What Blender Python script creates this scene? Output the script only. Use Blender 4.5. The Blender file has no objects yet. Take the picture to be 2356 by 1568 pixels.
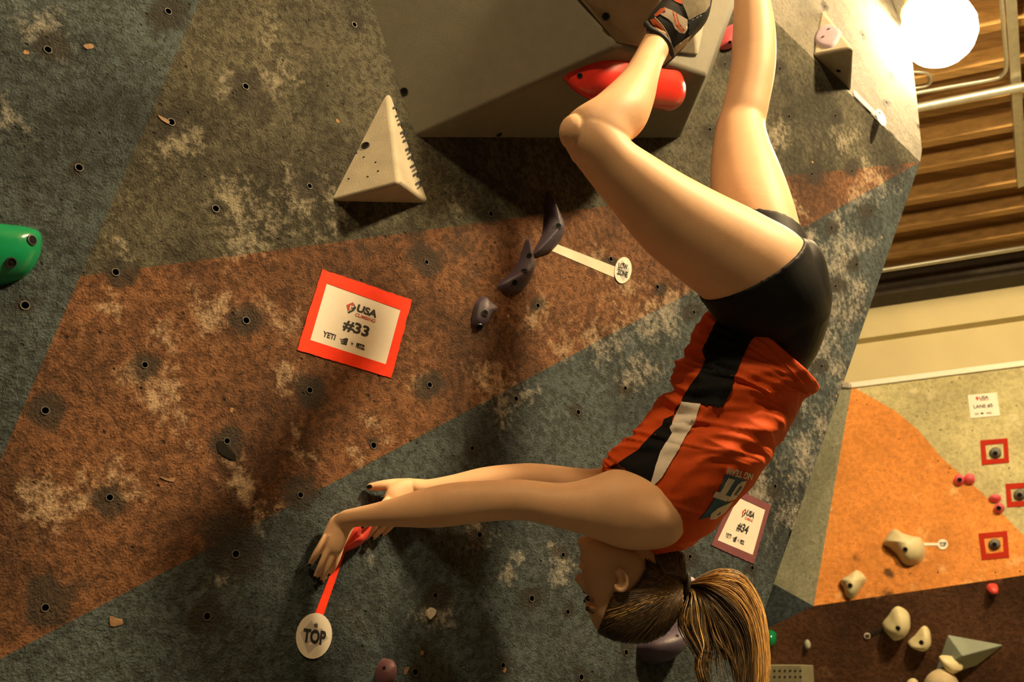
import bpy, bmesh, math, random
import numpy as np
from mathutils import Vector, Matrix
from mathutils.geometry import delaunay_2d_cdt
from mathutils.bvhtree import BVHTree
from mathutils import noise as mnoise

# ------------------------------------------------------------------ camera, world, exposure
scene = bpy.context.scene
COL = scene.collection
FW, FH, FPX = 2356, 1568, 2300.0
PITCH = math.radians(30)
CAM = Vector((0, 0, 1.6))
RX = Vector((1, 0, 0))
UY = Vector((0, -math.sin(PITCH), math.cos(PITCH)))
FZ = Vector((0, math.cos(PITCH), math.sin(PITCH)))
cam = bpy.data.cameras.new('camera')
cam.sensor_width = 36
cam.lens = 36 * FPX / FW
cam.clip_end = 100
cam.dof.use_dof = True
cam.dof.focus_distance = 2.15
cam.dof.aperture_fstop = 6.5
camo = bpy.data.objects.new('camera', cam)
camo.location = CAM
camo.rotation_euler = (math.radians(90) + PITCH, 0, 0)
COL.objects.link(camo)
scene.camera = camo
world = bpy.data.worlds.new('world')
scene.world = world
world.use_nodes = True
world.node_tree.nodes['Background'].inputs[0].default_value = (1.0, 0.74, 0.42, 1)
world.node_tree.nodes['Background'].inputs[1].default_value = 0.016
vs = scene.view_settings
vs.view_transform = 'Standard'
vs.look = 'None'
vs.exposure = 0.32
scene.cycles.adaptive_threshold = 0.02
scene.cycles.use_light_tree = False
scene.cycles.max_bounces = 4
scene.cycles.diffuse_bounces = 3
scene.cycles.glossy_bounces = 2
vs.gamma = 1.0
vs.use_curve_mapping = False
LAMP_COL = (1.0, 0.75, 0.41)
LAMP_VIEW = 130.0      # emission of the lamp in view
LAMP_KEY = 700.0       # key lamp above the photographer; the dimmer added fill lamp shares it
CEIL_Z = 6.9

rnd = random.Random(5)


# ------------------------------------------------------------------ pixels -> places
def ray(px, py):
    return RX * ((px - FW / 2) / FPX) + UY * ((FH / 2 - py) / FPX) + FZ


def W(px, py, d):
    return CAM + ray(px, py) * d


def to_px(p):
    q = Vector(p) - CAM
    d = q.dot(FZ)
    return FW / 2 + FPX * q.dot(RX) / d, FH / 2 - FPX * q.dot(UY) / d, d


class Plane:
    def __init__(self, o, n):
        self.o = Vector(o)
        n = Vector(n).normalized()
        if n.dot(CAM - self.o) < 0:
            n = -n
        self.n = n
        h = Vector((0, 0, 1)).cross(n)
        if h.length < 1e-4:
            h = Vector((1, 0, 0))
        self.e1 = h.normalized()
        self.e2 = n.cross(self.e1).normalized()

    @staticmethod
    def pts(a, b, c):
        return Plane(a, (b - a).cross(c - a))

    def on(self, px, py, off=0.0):
        r = ray(px, py)
        t = (self.o + self.n * off - CAM).dot(self.n) / r.dot(self.n)
        return CAM + r * t

    def st(self, p):
        q = p - self.o
        return q.dot(self.e1), q.dot(self.e2)

    def at(self, s, t, h=0.0):
        return self.o + self.e1 * s + self.e2 * t + self.n * h

    def pst(self, px, py):
        return self.st(self.on(px, py))


def cam_plane(D0, b, c):
    """plane whose depth is D0 / (1 + b u + c v), u right, v down"""
    f = lambda px, py: W(px, py, D0 / (1 + b * (px - FW / 2) / FPX + c * (py - FH / 2) / FPX))
    return Plane.pts(f(1178, 784), f(1500, 784), f(1178, 1100))


# ------------------------------------------------------------------ objects
def obj(name, verts, faces, mats, parent=None, smooth=False, mi=None):
    me = bpy.data.meshes.new(name)
    me.from_pydata([tuple(v) for v in verts], [], faces)
    return link(name, me, mats, parent, smooth, mi)


def link(name, me, mats, parent=None, smooth=False, mi=None):
    if not isinstance(mats, (list, tuple)):
        mats = [mats]
    for m in mats:
        me.materials.append(m)
    if mi is not None:
        me.polygons.foreach_set('material_index', mi)
    if smooth:
        me.polygons.foreach_set('use_smooth', [True] * len(me.polygons))
    me.update()
    o = bpy.data.objects.new(name, me)
    COL.objects.link(o)
    if parent:
        o.parent = parent
    return o


def bmobj(name, bm, mats, parent=None, smooth=False):
    me = bpy.data.meshes.new(name)
    bm.normal_update()
    bm.to_mesh(me)
    bm.free()
    return link(name, me, mats, parent, smooth)


def tag(o, label, cat, group=None):
    o['label'] = label
    o['category'] = cat
    if group:
        o['group'] = group
    return o


def struct(o, label=None):
    o['kind'] = 'structure'
    if label:
        o['label'] = label
    return o


def empty(name, loc=(0, 0, 0)):
    o = bpy.data.objects.new(name, None)
    o.empty_display_size = 0.05
    COL.objects.link(o)
    return o


def inpoly(P, poly):
    """vectorised point in polygon"""
    P = np.asarray(P, float)
    poly = np.asarray(poly, float)
    x, y = P[:, 0], P[:, 1]
    res = np.zeros(len(P), bool)
    n = len(poly)
    j = n - 1
    for i in range(n):
        xi, yi = poly[i]
        xj, yj = poly[j]
        c = ((yi > y) != (yj > y))
        with np.errstate(divide='ignore', invalid='ignore'):
            c &= x < (xj - xi) * (y - yi) / (yj - yi + 1e-30) + xi
        res ^= c
        j = i
    return res


def smooth_closed(pts, n=6):
    """Catmull-Rom closed curve through pts"""
    out = []
    m = len(pts)
    P = [np.array(p, float) for p in pts]
    for i in range(m):
        p0, p1, p2, p3 = P[i - 1], P[i], P[(i + 1) % m], P[(i + 2) % m]
        for k in range(n):
            t = k / n
            out.append(0.5 * ((2 * p1) + (-p0 + p2) * t + (2 * p0 - 5 * p1 + 4 * p2 - p3) * t * t + (-p0 + 3 * p1 - 3 * p2 + p3) * t ** 3))
    return [tuple(o) for o in out]


def catmull(P, n):
    """open Catmull-Rom through rows of P, n samples per span"""
    P = np.asarray(P, float)
    Q = np.vstack([2 * P[0] - P[1], P, 2 * P[-1] - P[-2]])
    out = []
    for i in range(1, len(Q) - 2):
        p0, p1, p2, p3 = Q[i - 1], Q[i], Q[i + 1], Q[i + 2]
        for k in range(n):
            t = k / n
            out.append(0.5 * ((2 * p1) + (-p0 + p2) * t + (2 * p0 - 5 * p1 + 4 * p2 - p3) * t * t + (-p0 + 3 * p1 - 3 * p2 + p3) * t ** 3))
    out.append(P[-1])
    return np.array(out)


def tube_verts(path, radii, seg=8, cap=True):
    """round tube along world points"""
    V, F = [], []
    path = [Vector(p) for p in path]
    n = len(path)
    up = Vector((0.31, 0.2, 0.93))
    for i, p in enumerate(path):
        t = (path[min(i + 1, n - 1)] - path[max(i - 1, 0)]).normalized()
        a = t.cross(up)
        if a.length < 1e-3:
            a = t.cross(Vector((1, 0, 0)))
        a.normalize()
        b = t.cross(a)
        r = radii[i] if hasattr(radii, '__len__') else radii
        for k in range(seg):
            w = 2 * math.pi * k / seg
            V.append(p + a * (r * math.cos(w)) + b * (r * math.sin(w)))
    for i in range(n - 1):
        for k in range(seg):
            F.append((i * seg + k, i * seg + (k + 1) % seg, (i + 1) * seg + (k + 1) % seg, (i + 1) * seg + k))
    if cap:
        F.append(tuple(range(seg))[::-1])
        F.append(tuple(range((n - 1) * seg, n * seg)))
    return V, F


def merge(parts):
    V, F = [], []
    for v, f in parts:
        b = len(V)
        V += list(v)
        F += [tuple(i + b for i in q) for q in f]
    return V, F


# ------------------------------------------------------------------ materials
def new_mat(name):
    m = bpy.data.materials.new(name)
    m.use_nodes = True
    nt = m.node_tree
    return m, nt, nt.nodes['Principled BSDF']


def N(nt, typ, **kw):
    n = nt.nodes.new(typ)
    for k, v in kw.items():
        setattr(n, k, v)
    return n


def noise(nt, co, scale, detail=4, rough=0.6):
    n = N(nt, 'ShaderNodeTexNoise')
    n.inputs['Scale'].default_value = scale
    n.inputs['Detail'].default_value = detail
    n.inputs['Roughness'].default_value = rough
    nt.links.new(co, n.inputs['Vector'])
    return n.outputs['Fac']


def mathn(nt, op, a, b=None, clamp=False):
    n = N(nt, 'ShaderNodeMath', operation=op, use_clamp=clamp)
    for i, v in enumerate((a, b)):
        if v is None:
            continue
        if isinstance(v, (int, float)):
            n.inputs[i].default_value = v
        else:
            nt.links.new(v, n.inputs[i])
    return n.outputs[0]


def ramp(nt, f, lo, hi, a=0.0, b=1.0):
    n = N(nt, 'ShaderNodeMapRange', interpolation_type='SMOOTHSTEP')
    nt.links.new(f, n.inputs[0])
    for i, v in zip((1, 2, 3, 4), (lo, hi, a, b)):
        n.inputs[i].default_value = v
    return n.outputs[0]


def mix(nt, f, a, b, mode='MIX'):
    n = N(nt, 'ShaderNodeMix', data_type='RGBA', blend_type=mode)
    for i, v in zip((0, 6, 7), (f, a, b)):
        if isinstance(v, (int, float)):
            n.inputs[i].default_value = v
        elif isinstance(v, tuple):
            n.inputs[i].default_value = (*v[:3], 1)
        else:
            nt.links.new(v, n.inputs[i])
    return n.outputs[2]


def srgb(r, g, b):
    f = lambda c: (c / 255 / 12.92) if c / 255 <= 0.04045 else ((c / 255 + 0.055) / 1.055) ** 2.4
    return (f(r), f(g), f(b))


def plain(name, col, rough=0.6, var=0.12, scale=18, bump=0.0, bscale=200, metal=0.0, sss=0.0, spec=0.5, coat=0.0, trans=0.0):
    m, nt, bs = new_mat(name)
    tc = N(nt, 'ShaderNodeTexCoord').outputs['Object']
    f = noise(nt, tc, scale, 5)
    lo = tuple(c * (1 - var) for c in col)
    hi = tuple(min(1, c * (1 + var)) for c in col)
    nt.links.new(mix(nt, ramp(nt, f, 0.3, 0.7), lo, hi), bs.inputs['Base Color'])
    bs.inputs['Roughness'].default_value = rough
    bs.inputs['Metallic'].default_value = metal
    bs.inputs['Specular IOR Level'].default_value = spec
    bs.inputs['Coat Weight'].default_value = coat
    if sss:
        bs.inputs['Subsurface Weight'].default_value = sss
        bs.inputs['Subsurface Radius'].default_value = (0.012, 0.005, 0.003)
        bs.inputs['Subsurface Scale'].default_value = 1.0
    if bump:
        b = N(nt, 'ShaderNodeBump')
        b.inputs['Strength'].default_value = bump
        b.inputs['Distance'].default_value = 0.002
        nt.links.new(noise(nt, tc, bscale, 3), b.inputs['Height'])
        nt.links.new(b.outputs[0], bs.inputs['Normal'])
    return m


def wall_mat(name, col, chalk=(0.50, 0.42, 0.31), scl=1.0, dark=(0.022, 0.019, 0.014), chips=True, soft=0.0):
    """gritty painted climbing wall: blotches, chalk, grime around the bolts, painted shadows, screw pits"""
    m, nt, bs = new_mat(name)
    tc = N(nt, 'ShaderNodeTexCoord').outputs['Object']
    ac = N(nt, 'ShaderNodeAttribute', attribute_name='chalk').outputs['Fac']
    ad = N(nt, 'ShaderNodeAttribute', attribute_name='grime_shade').outputs['Fac']
    big = noise(nt, tc, 2.6 * scl, 6, 0.65)
    med = noise(nt, tc, 8 * scl, 7, 0.68)
    fine = noise(nt, tc, 52 * scl, 5, 0.68)
    grit = noise(nt, tc, 210 * scl, 2, 0.6)
    c = mix(nt, ramp(nt, big, 0.36, 0.62), tuple(x * (0.46 + 0.42 * soft) for x in col), tuple(x * (1.20 - 0.12 * soft) for x in col))
    c = mix(nt, ramp(nt, fine, 0.41, 0.57), mix(nt, 1.0, c, tuple(x + (1 - x) * 0.75 * soft for x in (0.54, 0.52, 0.50)), 'MULTIPLY'), c)
    # chalk: where it was rubbed in (attribute) plus loose clouds, broken up by the grain
    f = mathn(nt, 'ADD', mathn(nt, 'MULTIPLY', ac, 0.66), mathn(nt, 'MULTIPLY', ramp(nt, med, 0.46, 0.76), 0.26))
    g = mathn(nt, 'ADD', f, mathn(nt, 'MULTIPLY', mathn(nt, 'SUBTRACT', fine, 0.53), 1.7 - 1.2 * soft))
    g = mathn(nt, 'ADD', g, mathn(nt, 'MULTIPLY', mathn(nt, 'SUBTRACT', grit, 0.5), 0.35))
    c = mix(nt, ramp(nt, g, 0.22, 0.95, 0, 0.85), c, chalk)
    pore = noise(nt, tc, 95 * scl, 2, 0.5)
    c = mix(nt, ramp(nt, pore, 0.34, 0.44, 0.55 - 0.4 * soft, 0.0), c, mix(nt, 1.0, c, (0.28, 0.27, 0.26), 'MULTIPLY'))
    # grime
    d = mathn(nt, 'ADD', ad, mathn(nt, 'MULTIPLY', mathn(nt, 'SUBTRACT', noise(nt, tc, 28 * scl, 5, 0.65), 0.5), 0.9))  # dark mask carries bolt dirt, smudges and painted-in cast shadows
    c = mix(nt, mathn(nt, 'MULTIPLY', ramp(nt, d, 0.22, 0.62), mathn(nt, 'MINIMUM', mathn(nt, 'MULTIPLY', ad, 3.0), 0.82)), c, dark)
    # screw pits
    vo = N(nt, 'ShaderNodeTexVoronoi')
    vo.inputs['Scale'].default_value = 24 * scl
    nt.links.new(tc, vo.inputs['Vector'])
    sep = N(nt, 'ShaderNodeSeparateColor')
    nt.links.new(vo.outputs['Color'], sep.inputs[0])
    pit = mathn(nt, 'MULTIPLY', ramp(nt, vo.outputs['Distance'], 0.06, 0.10, 1, 0), ramp(nt, sep.outputs[0], 0.45, 0.47))
    c = mix(nt, mathn(nt, 'MULTIPLY', pit, 0.85), c, (0.012, 0.01, 0.008))
    if chips:
        vo2 = N(nt, 'ShaderNodeTexVoronoi')
        vo2.inputs['Scale'].default_value = 13.0
        nt.links.new(tc, vo2.inputs['Vector'])
        sep2 = N(nt, 'ShaderNodeSeparateColor')
        nt.links.new(vo2.outputs['Color'], sep2.inputs[0])
        dd = mathn(nt, 'ADD', vo2.outputs['Distance'], mathn(nt, 'MULTIPLY', mathn(nt, 'SUBTRACT', noise(nt, tc, 130, 3), 0.5), 0.12))
        chip = mathn(nt, 'MULTIPLY', ramp(nt, dd, 0.05, 0.07, 1, 0), ramp(nt, sep2.outputs[1], 0.74, 0.76))
        c = mix(nt, chip, c, (0.36, 0.20, 0.08))
    nt.links.new(c, bs.inputs['Base Color'])
    bs.inputs['Roughness'].default_value = 0.85
    bs.inputs['Specular IOR Level'].default_value = 0.25
    h = mathn(nt, 'ADD', mathn(nt, 'MULTIPLY', fine, 0.8), mathn(nt, 'MULTIPLY', grit, 0.7))
    h = mathn(nt, 'ADD', h, mathn(nt, 'MULTIPLY', med, 1.3))
    h = mathn(nt, 'SUBTRACT', h, mathn(nt, 'MULTIPLY', pit, 1.2))
    b = N(nt, 'ShaderNodeBump')
    b.inputs['Strength'].default_value = 0.8
    b.inputs['Distance'].default_value = 0.007 / scl
    nt.links.new(h, b.inputs['Height'])
    nt.links.new(b.outputs[0], bs.inputs['Normal'])
    return m


def emit(name, col, strength):
    m, nt, bs = new_mat(name)
    bs.inputs['Base Color'].default_value = (*col, 1)
    bs.inputs['Emission Color'].default_value = (*col, 1)
    bs.inputs['Emission Strength'].default_value = strength
    return m


def wood_mat(name, col):
    m, nt, bs = new_mat(name)
    tc = N(nt, 'ShaderNodeTexCoord').outputs['Object']
    mp = N(nt, 'ShaderNodeMapping')
    mp.inputs['Rotation'].default_value = (0, 0, math.radians(19))
    mp.inputs['Scale'].default_value = (0.6, 9, 9)
    nt.links.new(tc, mp.inputs[0])
    f = noise(nt, mp.outputs[0], 3, 6)
    nt.links.new(mix(nt, ramp(nt, f, 0.3, 0.7), tuple(c * .75 for c in col), tuple(c * 1.15 for c in col)), bs.inputs['Base Color'])
    bs.inputs['Roughness'].default_value = 0.7
    return m


M = {}
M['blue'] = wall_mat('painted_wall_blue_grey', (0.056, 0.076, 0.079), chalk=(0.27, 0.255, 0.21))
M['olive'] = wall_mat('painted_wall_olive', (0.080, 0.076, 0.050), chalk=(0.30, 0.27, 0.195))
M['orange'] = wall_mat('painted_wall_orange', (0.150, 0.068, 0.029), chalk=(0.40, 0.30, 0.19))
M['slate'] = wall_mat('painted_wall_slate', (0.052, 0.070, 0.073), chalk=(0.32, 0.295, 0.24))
M['cream'] = wall_mat('painted_wall_olive_lit', (0.175, 0.162, 0.125), chalk=(0.26, 0.235, 0.185), soft=0.6)  # paler copy of the olive paint; lamp light put into the colour
M['side'] = plain('wall_edge_panel', (0.18, 0.17, 0.14), 0.9, 0.2)
M['hole'] = plain('bolt_hole_dark', (0.010, 0.009, 0.008), 0.9, spec=0.1)
M['rim'] = plain('bolt_hole_rim', (0.085, 0.076, 0.06), 0.55, 0.3)
M['volume'] = plain('grey_volume_paint', (0.165, 0.155, 0.113), 0.75, 0.05, 30, 0.5, 420)
M['volume_pale'] = plain('pale_volume_paint', (0.40, 0.355, 0.255), 0.8, 0.10, 14, 0.55, 350)
M['black'] = plain('black_print', (0.012, 0.012, 0.012), 0.7, 0.05)
M['paper'] = plain('white_paper', (0.72, 0.66, 0.55), 0.75, 0.03)
M['redprint'] = plain('red_print', (0.42, 0.05, 0.02), 0.7, 0.05)
M['greyprint'] = plain('grey_print', (0.46, 0.43, 0.39), 0.7, 0.03)
M['tape_red'] = plain('red_tape', (0.86, 0.045, 0.012), 0.7, 0.06, 30, spec=0.15)
M['tape_purple'] = plain('purple_tape', (0.17, 0.055, 0.065), 0.5, 0.08, 30)
M['tape_cream'] = plain('cream_tape', (0.66, 0.57, 0.42), 0.6, 0.06)
M['steel'] = plain('bolt_steel', (0.30, 0.28, 0.24), 0.35, 0.1, metal=0.9)
M['darksteel'] = plain('bolt_dark', (0.03, 0.028, 0.03), 0.45, 0.1, metal=0.3)
M['purple'] = plain('purple_hold', (0.058, 0.042, 0.066), 0.5, 0.12, 12, 0.25, 300)
M['plum'] = plain('plum_hold', (0.13, 0.055, 0.065), 0.5, 0.12, 12, 0.25, 300)
M['lilac'] = plain('lilac_hold', (0.42, 0.33, 0.40), 0.6, 0.06)
M['red'] = plain('red_hold', (0.66, 0.035, 0.022), 0.24, 0.1, 8, 0.15, 300)
M['coral'] = plain('coral_hold', (0.78, 0.07, 0.05), 0.45, 0.06, 8, 0.15, 300)
M['pink'] = plain('pink_hold', (0.80, 0.12, 0.15), 0.45, 0.06)
M['green'] = plain('green_hold', (0.006, 0.20, 0.075), 0.16, 0.06, 8, 0.1, 250)
M['green_edge'] = plain('green_hold_edge', (0.10, 0.20, 0.11), 0.8, 0.1)
M['ivory'] = plain('ivory_hold', (0.72, 0.63, 0.36), 0.5, 0.05)
M['scrap'] = plain('tape_scrap', (0.24, 0.135, 0.06), 0.7, 0.3, 90)
M['scrap_white'] = plain('chalk_lump', (0.52, 0.47, 0.38), 0.9, 0.2, 60)

# ------------------------------------------------------------------ main climbing wall
WALL = cam_plane(2.5, -0.9, 0.35)
CREASE = [WALL.pst(*p) for p in ((603.2, -330), (0, 1060), (-204, 1530))]


def crease_h(s, t):
    """left facet falls back gently from the crease line"""
    (s0, t0), (s1, t1) = CREASE[0], CREASE[1]
    nx, ny = (t1 - t0), -(s1 - s0)
    L = math.hypot(nx, ny)
    ref = WALL.pst(60, 200)
    side_ = 1 if (ref[0] - s0) * nx + (ref[1] - t0) * ny > 0 else -1
    d = side_ * ((s - s0) * nx + (t - t0) * ny) / L
    return -0.10 * max(d, 0.0)


HOLES = [(389, 24), (118, 103), (565, 199), (394, 281), (185, 382), (496, 480), (712, 428), (815, 57), (1129, 492), (266, 626),
         (566, 737), (333, 839), (104, 944), (522, 1014), (712, 897), (988, 885), (981, 603), (252, 1144), (104, 1397), (542, 1274),
         (476, 1417), (691, 1138), (859, 1024), (1086, 1031), (1103, 1230), (1295, 1276), (1001, 1369), (1223, 1376), (1306, 1407),
         (1157, 1530), (955, 1545), (1337, 1557), (1237, 703), (1405, 596), (1187, 917), (1330, 948), (1438, 893), (1512, 660),
         (1794, 158), (1815, 268), (1922, 266), (1868, 400), (1960, 393), (2054, 379), (1913, 524), (2005, 484), (1834, 541),
         (1970, 608), (1668, 147), (1633, 298), (1596, 718), (1890, 842), (1820, 954), (1783, 1118), (1922, 658), (1587, 1280),
         (1730, 1306), (1563, 1046), (60, 700), (1050, 250), (1440, 1500), (1640, 1420)]
HALO = {(118, 103): 36, (389, 24): 40, (565, 199): 38, (394, 281): 34, (712, 428): 34, (566, 737): 38, (333, 839): 38, (104, 944): 40,
        (522, 1014): 42, (712, 897): 40, (252, 1144): 40, (104, 1397): 48, (542, 1274): 60, (476, 1417): 45, (691, 1138): 38,
        (1001, 1369): 38, (1223, 1376): 30, (988, 885): 34, (981, 603): 34, (266, 626): 30}
CHALK = [(540, 470, 75), (610, 720, 45), (500, 700, 55), (640, 760, 40), (365, 900, 70), (310, 870, 55), (390, 790, 50), (660, 880, 40),
         (440, 930, 30), (430, 1000, 24), (310, 1100, 50), (200, 1110, 50), (100, 1150, 70), (90, 60, 70), (600, 190, 60), (520, 180, 40),
         (430, 330, 50), (40, 290, 50), (700, 450, 60), (540, 560, 60), (610, 530, 50), (1000, 640, 26), (1150, 900, 50), (1200, 930, 45),
         (1470, 700, 60), (1560, 690, 50), (1250, 740, 40), (960, 850, 30), (1400, 600, 45), (1490, 850, 50), (1430, 840, 40), (880, 990, 26),
         (900, 1020, 22), (540, 1090, 50), (1920, 600, 70), (1880, 790, 60), (1950, 700, 50), (1860, 640, 40), (1830, 1000, 50),
         (1760, 1080, 60), (1800, 1180, 50), (1700, 1340, 35), (1690, 1400, 40), (1310, 1330, 45), (1180, 1300, 22), (1195, 1330, 22),
         (1000, 1400, 40), (1110, 1190, 40), (860, 1250, 34), (520, 1330, 40), (1060, 440, 30), (760, 480, 40), (1960, 900, 60),
         (1840, 900, 40), (600, 80, 30), (690, 110, 22), (705, 200, 26), (260, 570, 40), (1900, 720, 50), (780, 520, 40), (800, 1080, 30),
         (1380, 760, 50), (1310, 820, 40), (1940, 820, 50), (1900, 950, 45), (1870, 1050, 55), (1850, 560, 40), (1990, 560, 45), (1930, 500, 36), (2010, 440, 40), (1780, 330, 40), (1930, 330, 50), (1790, 470, 30), (240, 700, 40), (600, 1180, 40), (700, 1060, 30)]
SMUDGE_SHADE = [(130, 1340, 40), (190, 1350, 34), (90, 1350, 36), (600, 260, 60), (520, 1230, 60), (1050, 560, 60), (1080, 640, 50), (860, 560, 60),  # wall smudges, plus painted-in shadows below the hand and the triangular volume
          (950, 540, 50), (300, 620, 30), (560, 640, 30), (800, 1400, 55), (840, 1450, 50), (1120, 1440, 50), (60, 440, 50), (360, 120, 40)]

A_PX, B_PX = (1790, 55), (2117, 372)
AX = (B_PX[0] + 1.9 * (A_PX[0] - B_PX[0]), B_PX[1] + 1.9 * (A_PX[1] - B_PX[1]))
edge_dir = np.array(WALL.pst(1760, 1400)) - np.array(WALL.pst(*B_PX))


def floor_t(s):
    """t where the wall plane meets the floor"""
    p0, p1 = WALL.at(s, 0), WALL.at(s, 1)
    return (0.02 - p0.z) / (p1.z - p0.z)


sB, tB = WALL.pst(*B_PX)
k = 0.5
for _ in range(40):
    s_, t_ = sB + edge_dir[0] * k, tB + edge_dir[1] * k
    k += (t_ - floor_t(s_)) / abs(edge_dir[1]) * 0.8
RB = (sB + edge_dir[0] * k, floor_t(sB + edge_dir[0] * k))
sL = WALL.pst(0, 784)[0] - 1.1
tTop = WALL.pst(900, -260)[1]
AXst = WALL.pst(*AX)
OUT = [(sL, floor_t(sL)), RB, (sB, tB), AXst, (AXst[0] - 0.1, max(tTop, AXst[1] + .05)), (sL, max(tTop, AXst[1] + .05))]
UP_LINE = [WALL.pst(*p) for p in ((184.5, 635), (1377, 476), (1790, 406), (2117, 372))]
LOW_LINE = [WALL.pst(*p) for p in ((-420, 1737), (0, 1515), (690, 1150), (1600, 665), (2117, 372))]


def wall_faces(P, outline, lines, holes, spacing, hole_r, seg=10):
    """constrained triangulation in plane coordinates: outline, paint lines and bolt holes are exact edges"""
    V, E = [], []

    def add_line(pts, closed):
        b = len(V)
        dense = []
        m = len(pts)
        for i in range(m if closed else m - 1):
            a, c = np.array(pts[i]), np.array(pts[(i + 1) % m])
            n = max(1, int(np.linalg.norm(c - a) / spacing))
            for q in range(n):
                dense.append(tuple(a + (c - a) * q / n))
        if not closed:
            dense.append(tuple(pts[-1]))
        V.extend(dense)
        for i in range(len(dense) - (0 if closed else 1)):
            E.append((b + i, b + (i + 1) % len(dense)))
        return dense
    dense_out = add_line(outline, True)
    for l in lines:
        add_line(l, False)
    for (s, t) in holes:
        b = len(V)
        for q in range(seg):
            w = 2 * math.pi * q / seg
            V.append((s + hole_r * math.cos(w), t + hole_r * math.sin(w)))
            E.append((b + q, b + (q + 1) % seg))
    o = np.array(outline)
    xs = np.arange(o[:, 0].min(), o[:, 0].max(), spacing)
    ys = np.arange(o[:, 1].min(), o[:, 1].max(), spacing * 0.87)
    rg = np.random.RandomState(3)
    G = np.array([(x + (spacing / 2 if j % 2 else 0), y) for j, y in enumerate(ys) for x in xs])
    G += rg.uniform(-0.15, 0.15, G.shape) * spacing
    keep = inpoly(G, outline)
    fixed = np.array(V)
    H = np.array(holes) if len(holes) else np.zeros((0, 2))
    if len(H):
        d = np.sqrt(((G[:, None, :] - H[None]) ** 2).sum(-1)).min(1)
        keep &= d > hole_r * 1.6
    V.extend([tuple(g) for g in G[keep]])
    r = delaunay_2d_cdt([Vector(v) for v in V], E, [], 0, 1e-5, False)
    vv = np.array([tuple(v) for v in r[0]])
    ff = np.array([f for f in r[2] if len(f) == 3])
    c = vv[ff].mean(1)
    ok = inpoly(c, outline)
    if len(H):
        d = np.sqrt(((c[:, None, :] - H[None]) ** 2).sum(-1)).min(1)
        ok &= d > hole_r * 0.97
    return vv, ff[ok], c[ok], dense_out


def above(line, c):
    """is c above the polyline (t greater)"""
    l = np.array(sorted(line))
    ex = [(l[0] + (l[0] - l[1]) * 20), *l, (l[-1] + (l[-1] - l[-2]) * 20)]
    ex = np.array(ex)
    return c[:, 1] > np.interp(c[:, 0], ex[:, 0], ex[:, 1])


def noise_vec(x, y):
    v = mnoise.noise_vector(Vector((x / 34, y / 60, 1.3)))
    w = mnoise.noise_vector(Vector((x / 110, y / 150, 5.1)))
    return v.x * 0.7 + w.x, v.y * 0.9 + w.y


def spots(px, lst, kf=1.0, warp=0):
    a = np.zeros(len(px))
    if warp:        # ragged outlines
        sh = np.array([noise_vec(x, y) for x, y in px])
        px = px + sh * warp
    for (x, y, r) in lst:
        d2 = ((px[:, 0] - x) ** 2 + (px[:, 1] - y) ** 2) / (r * kf) ** 2
        a = np.maximum(a, np.exp(-d2 * 0.9))
    return a


def set_attr(me, name, arr):
    at = me.attributes.new(name, 'FLOAT', 'POINT')
    at.data.foreach_set('value', np.asarray(arr, np.float32))


hole_st = [WALL.pst(*h) for h in HOLES]
vv, ff, cc, dense_out = wall_faces(WALL, OUT, [CREASE, UP_LINE, LOW_LINE], hole_st, 0.026, 0.0062)
lft = np.array([crease_h(s, t) < -1e-9 for s, t in cc])
up = above(UP_LINE, cc)
low = ~above(LOW_LINE, cc)
mi = np.where(lft, 0, np.where(low, 3, np.where(up, 1, 2)))
pts3 = [WALL.at(s, t, crease_h(s, t)) for s, t in vv]
px = np.array([to_px(p)[:2] for p in pts3])
me = bpy.data.meshes.new('wall_main')
me.from_pydata([tuple(p) for p in pts3], [], [tuple(int(i) for i in f) for f in ff])
halo = [(x, y, HALO.get((x, y), 19) * 1.0) for x, y in HOLES]
set_attr(me, 'chalk', spots(px, CHALK, 1.0, 55))
set_attr(me, 'grime_shade', np.clip(spots(px, halo, 1.0, 14) + 0.45 * spots(px, SMUDGE_SHADE), 0, 1))
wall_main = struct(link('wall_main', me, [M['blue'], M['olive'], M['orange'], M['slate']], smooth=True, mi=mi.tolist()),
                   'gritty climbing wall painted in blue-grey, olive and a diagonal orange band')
if wall_main.data.polygons[0].normal.dot(WALL.n) < 0:
    wall_main.data.flip_normals()

# bolt sockets: recessed tubes, one shared mesh
V, F, MI = [], [], []
sg = 12
for (r, z) in ((0.0080, 0.0), (0.0078, 0.0008), (0.0062, 0.0008), (0.0056, -0.004), (0.0055, -0.03)):
    for q in range(sg):
        w = 2 * math.pi * q / sg
        V.append((r * math.cos(w), r * math.sin(w), z))
for i in range(4):
    for q in range(sg):
        F.append((i * sg + q, i * sg + (q + 1) % sg, (i + 1) * sg + (q + 1) % sg, (i + 1) * sg + q))
        MI.append(0 if i < 2 else 1)
F.append(tuple(range(4 * sg, 5 * sg)))
MI.append(1)
hole_me = bpy.data.meshes.new('bolt_hole')
hole_me.from_pydata(V, [], F)
hole_me.materials.append(M['rim'])
hole_me.materials.append(M['hole'])
hole_me.polygons.foreach_set('material_index', MI)


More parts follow.
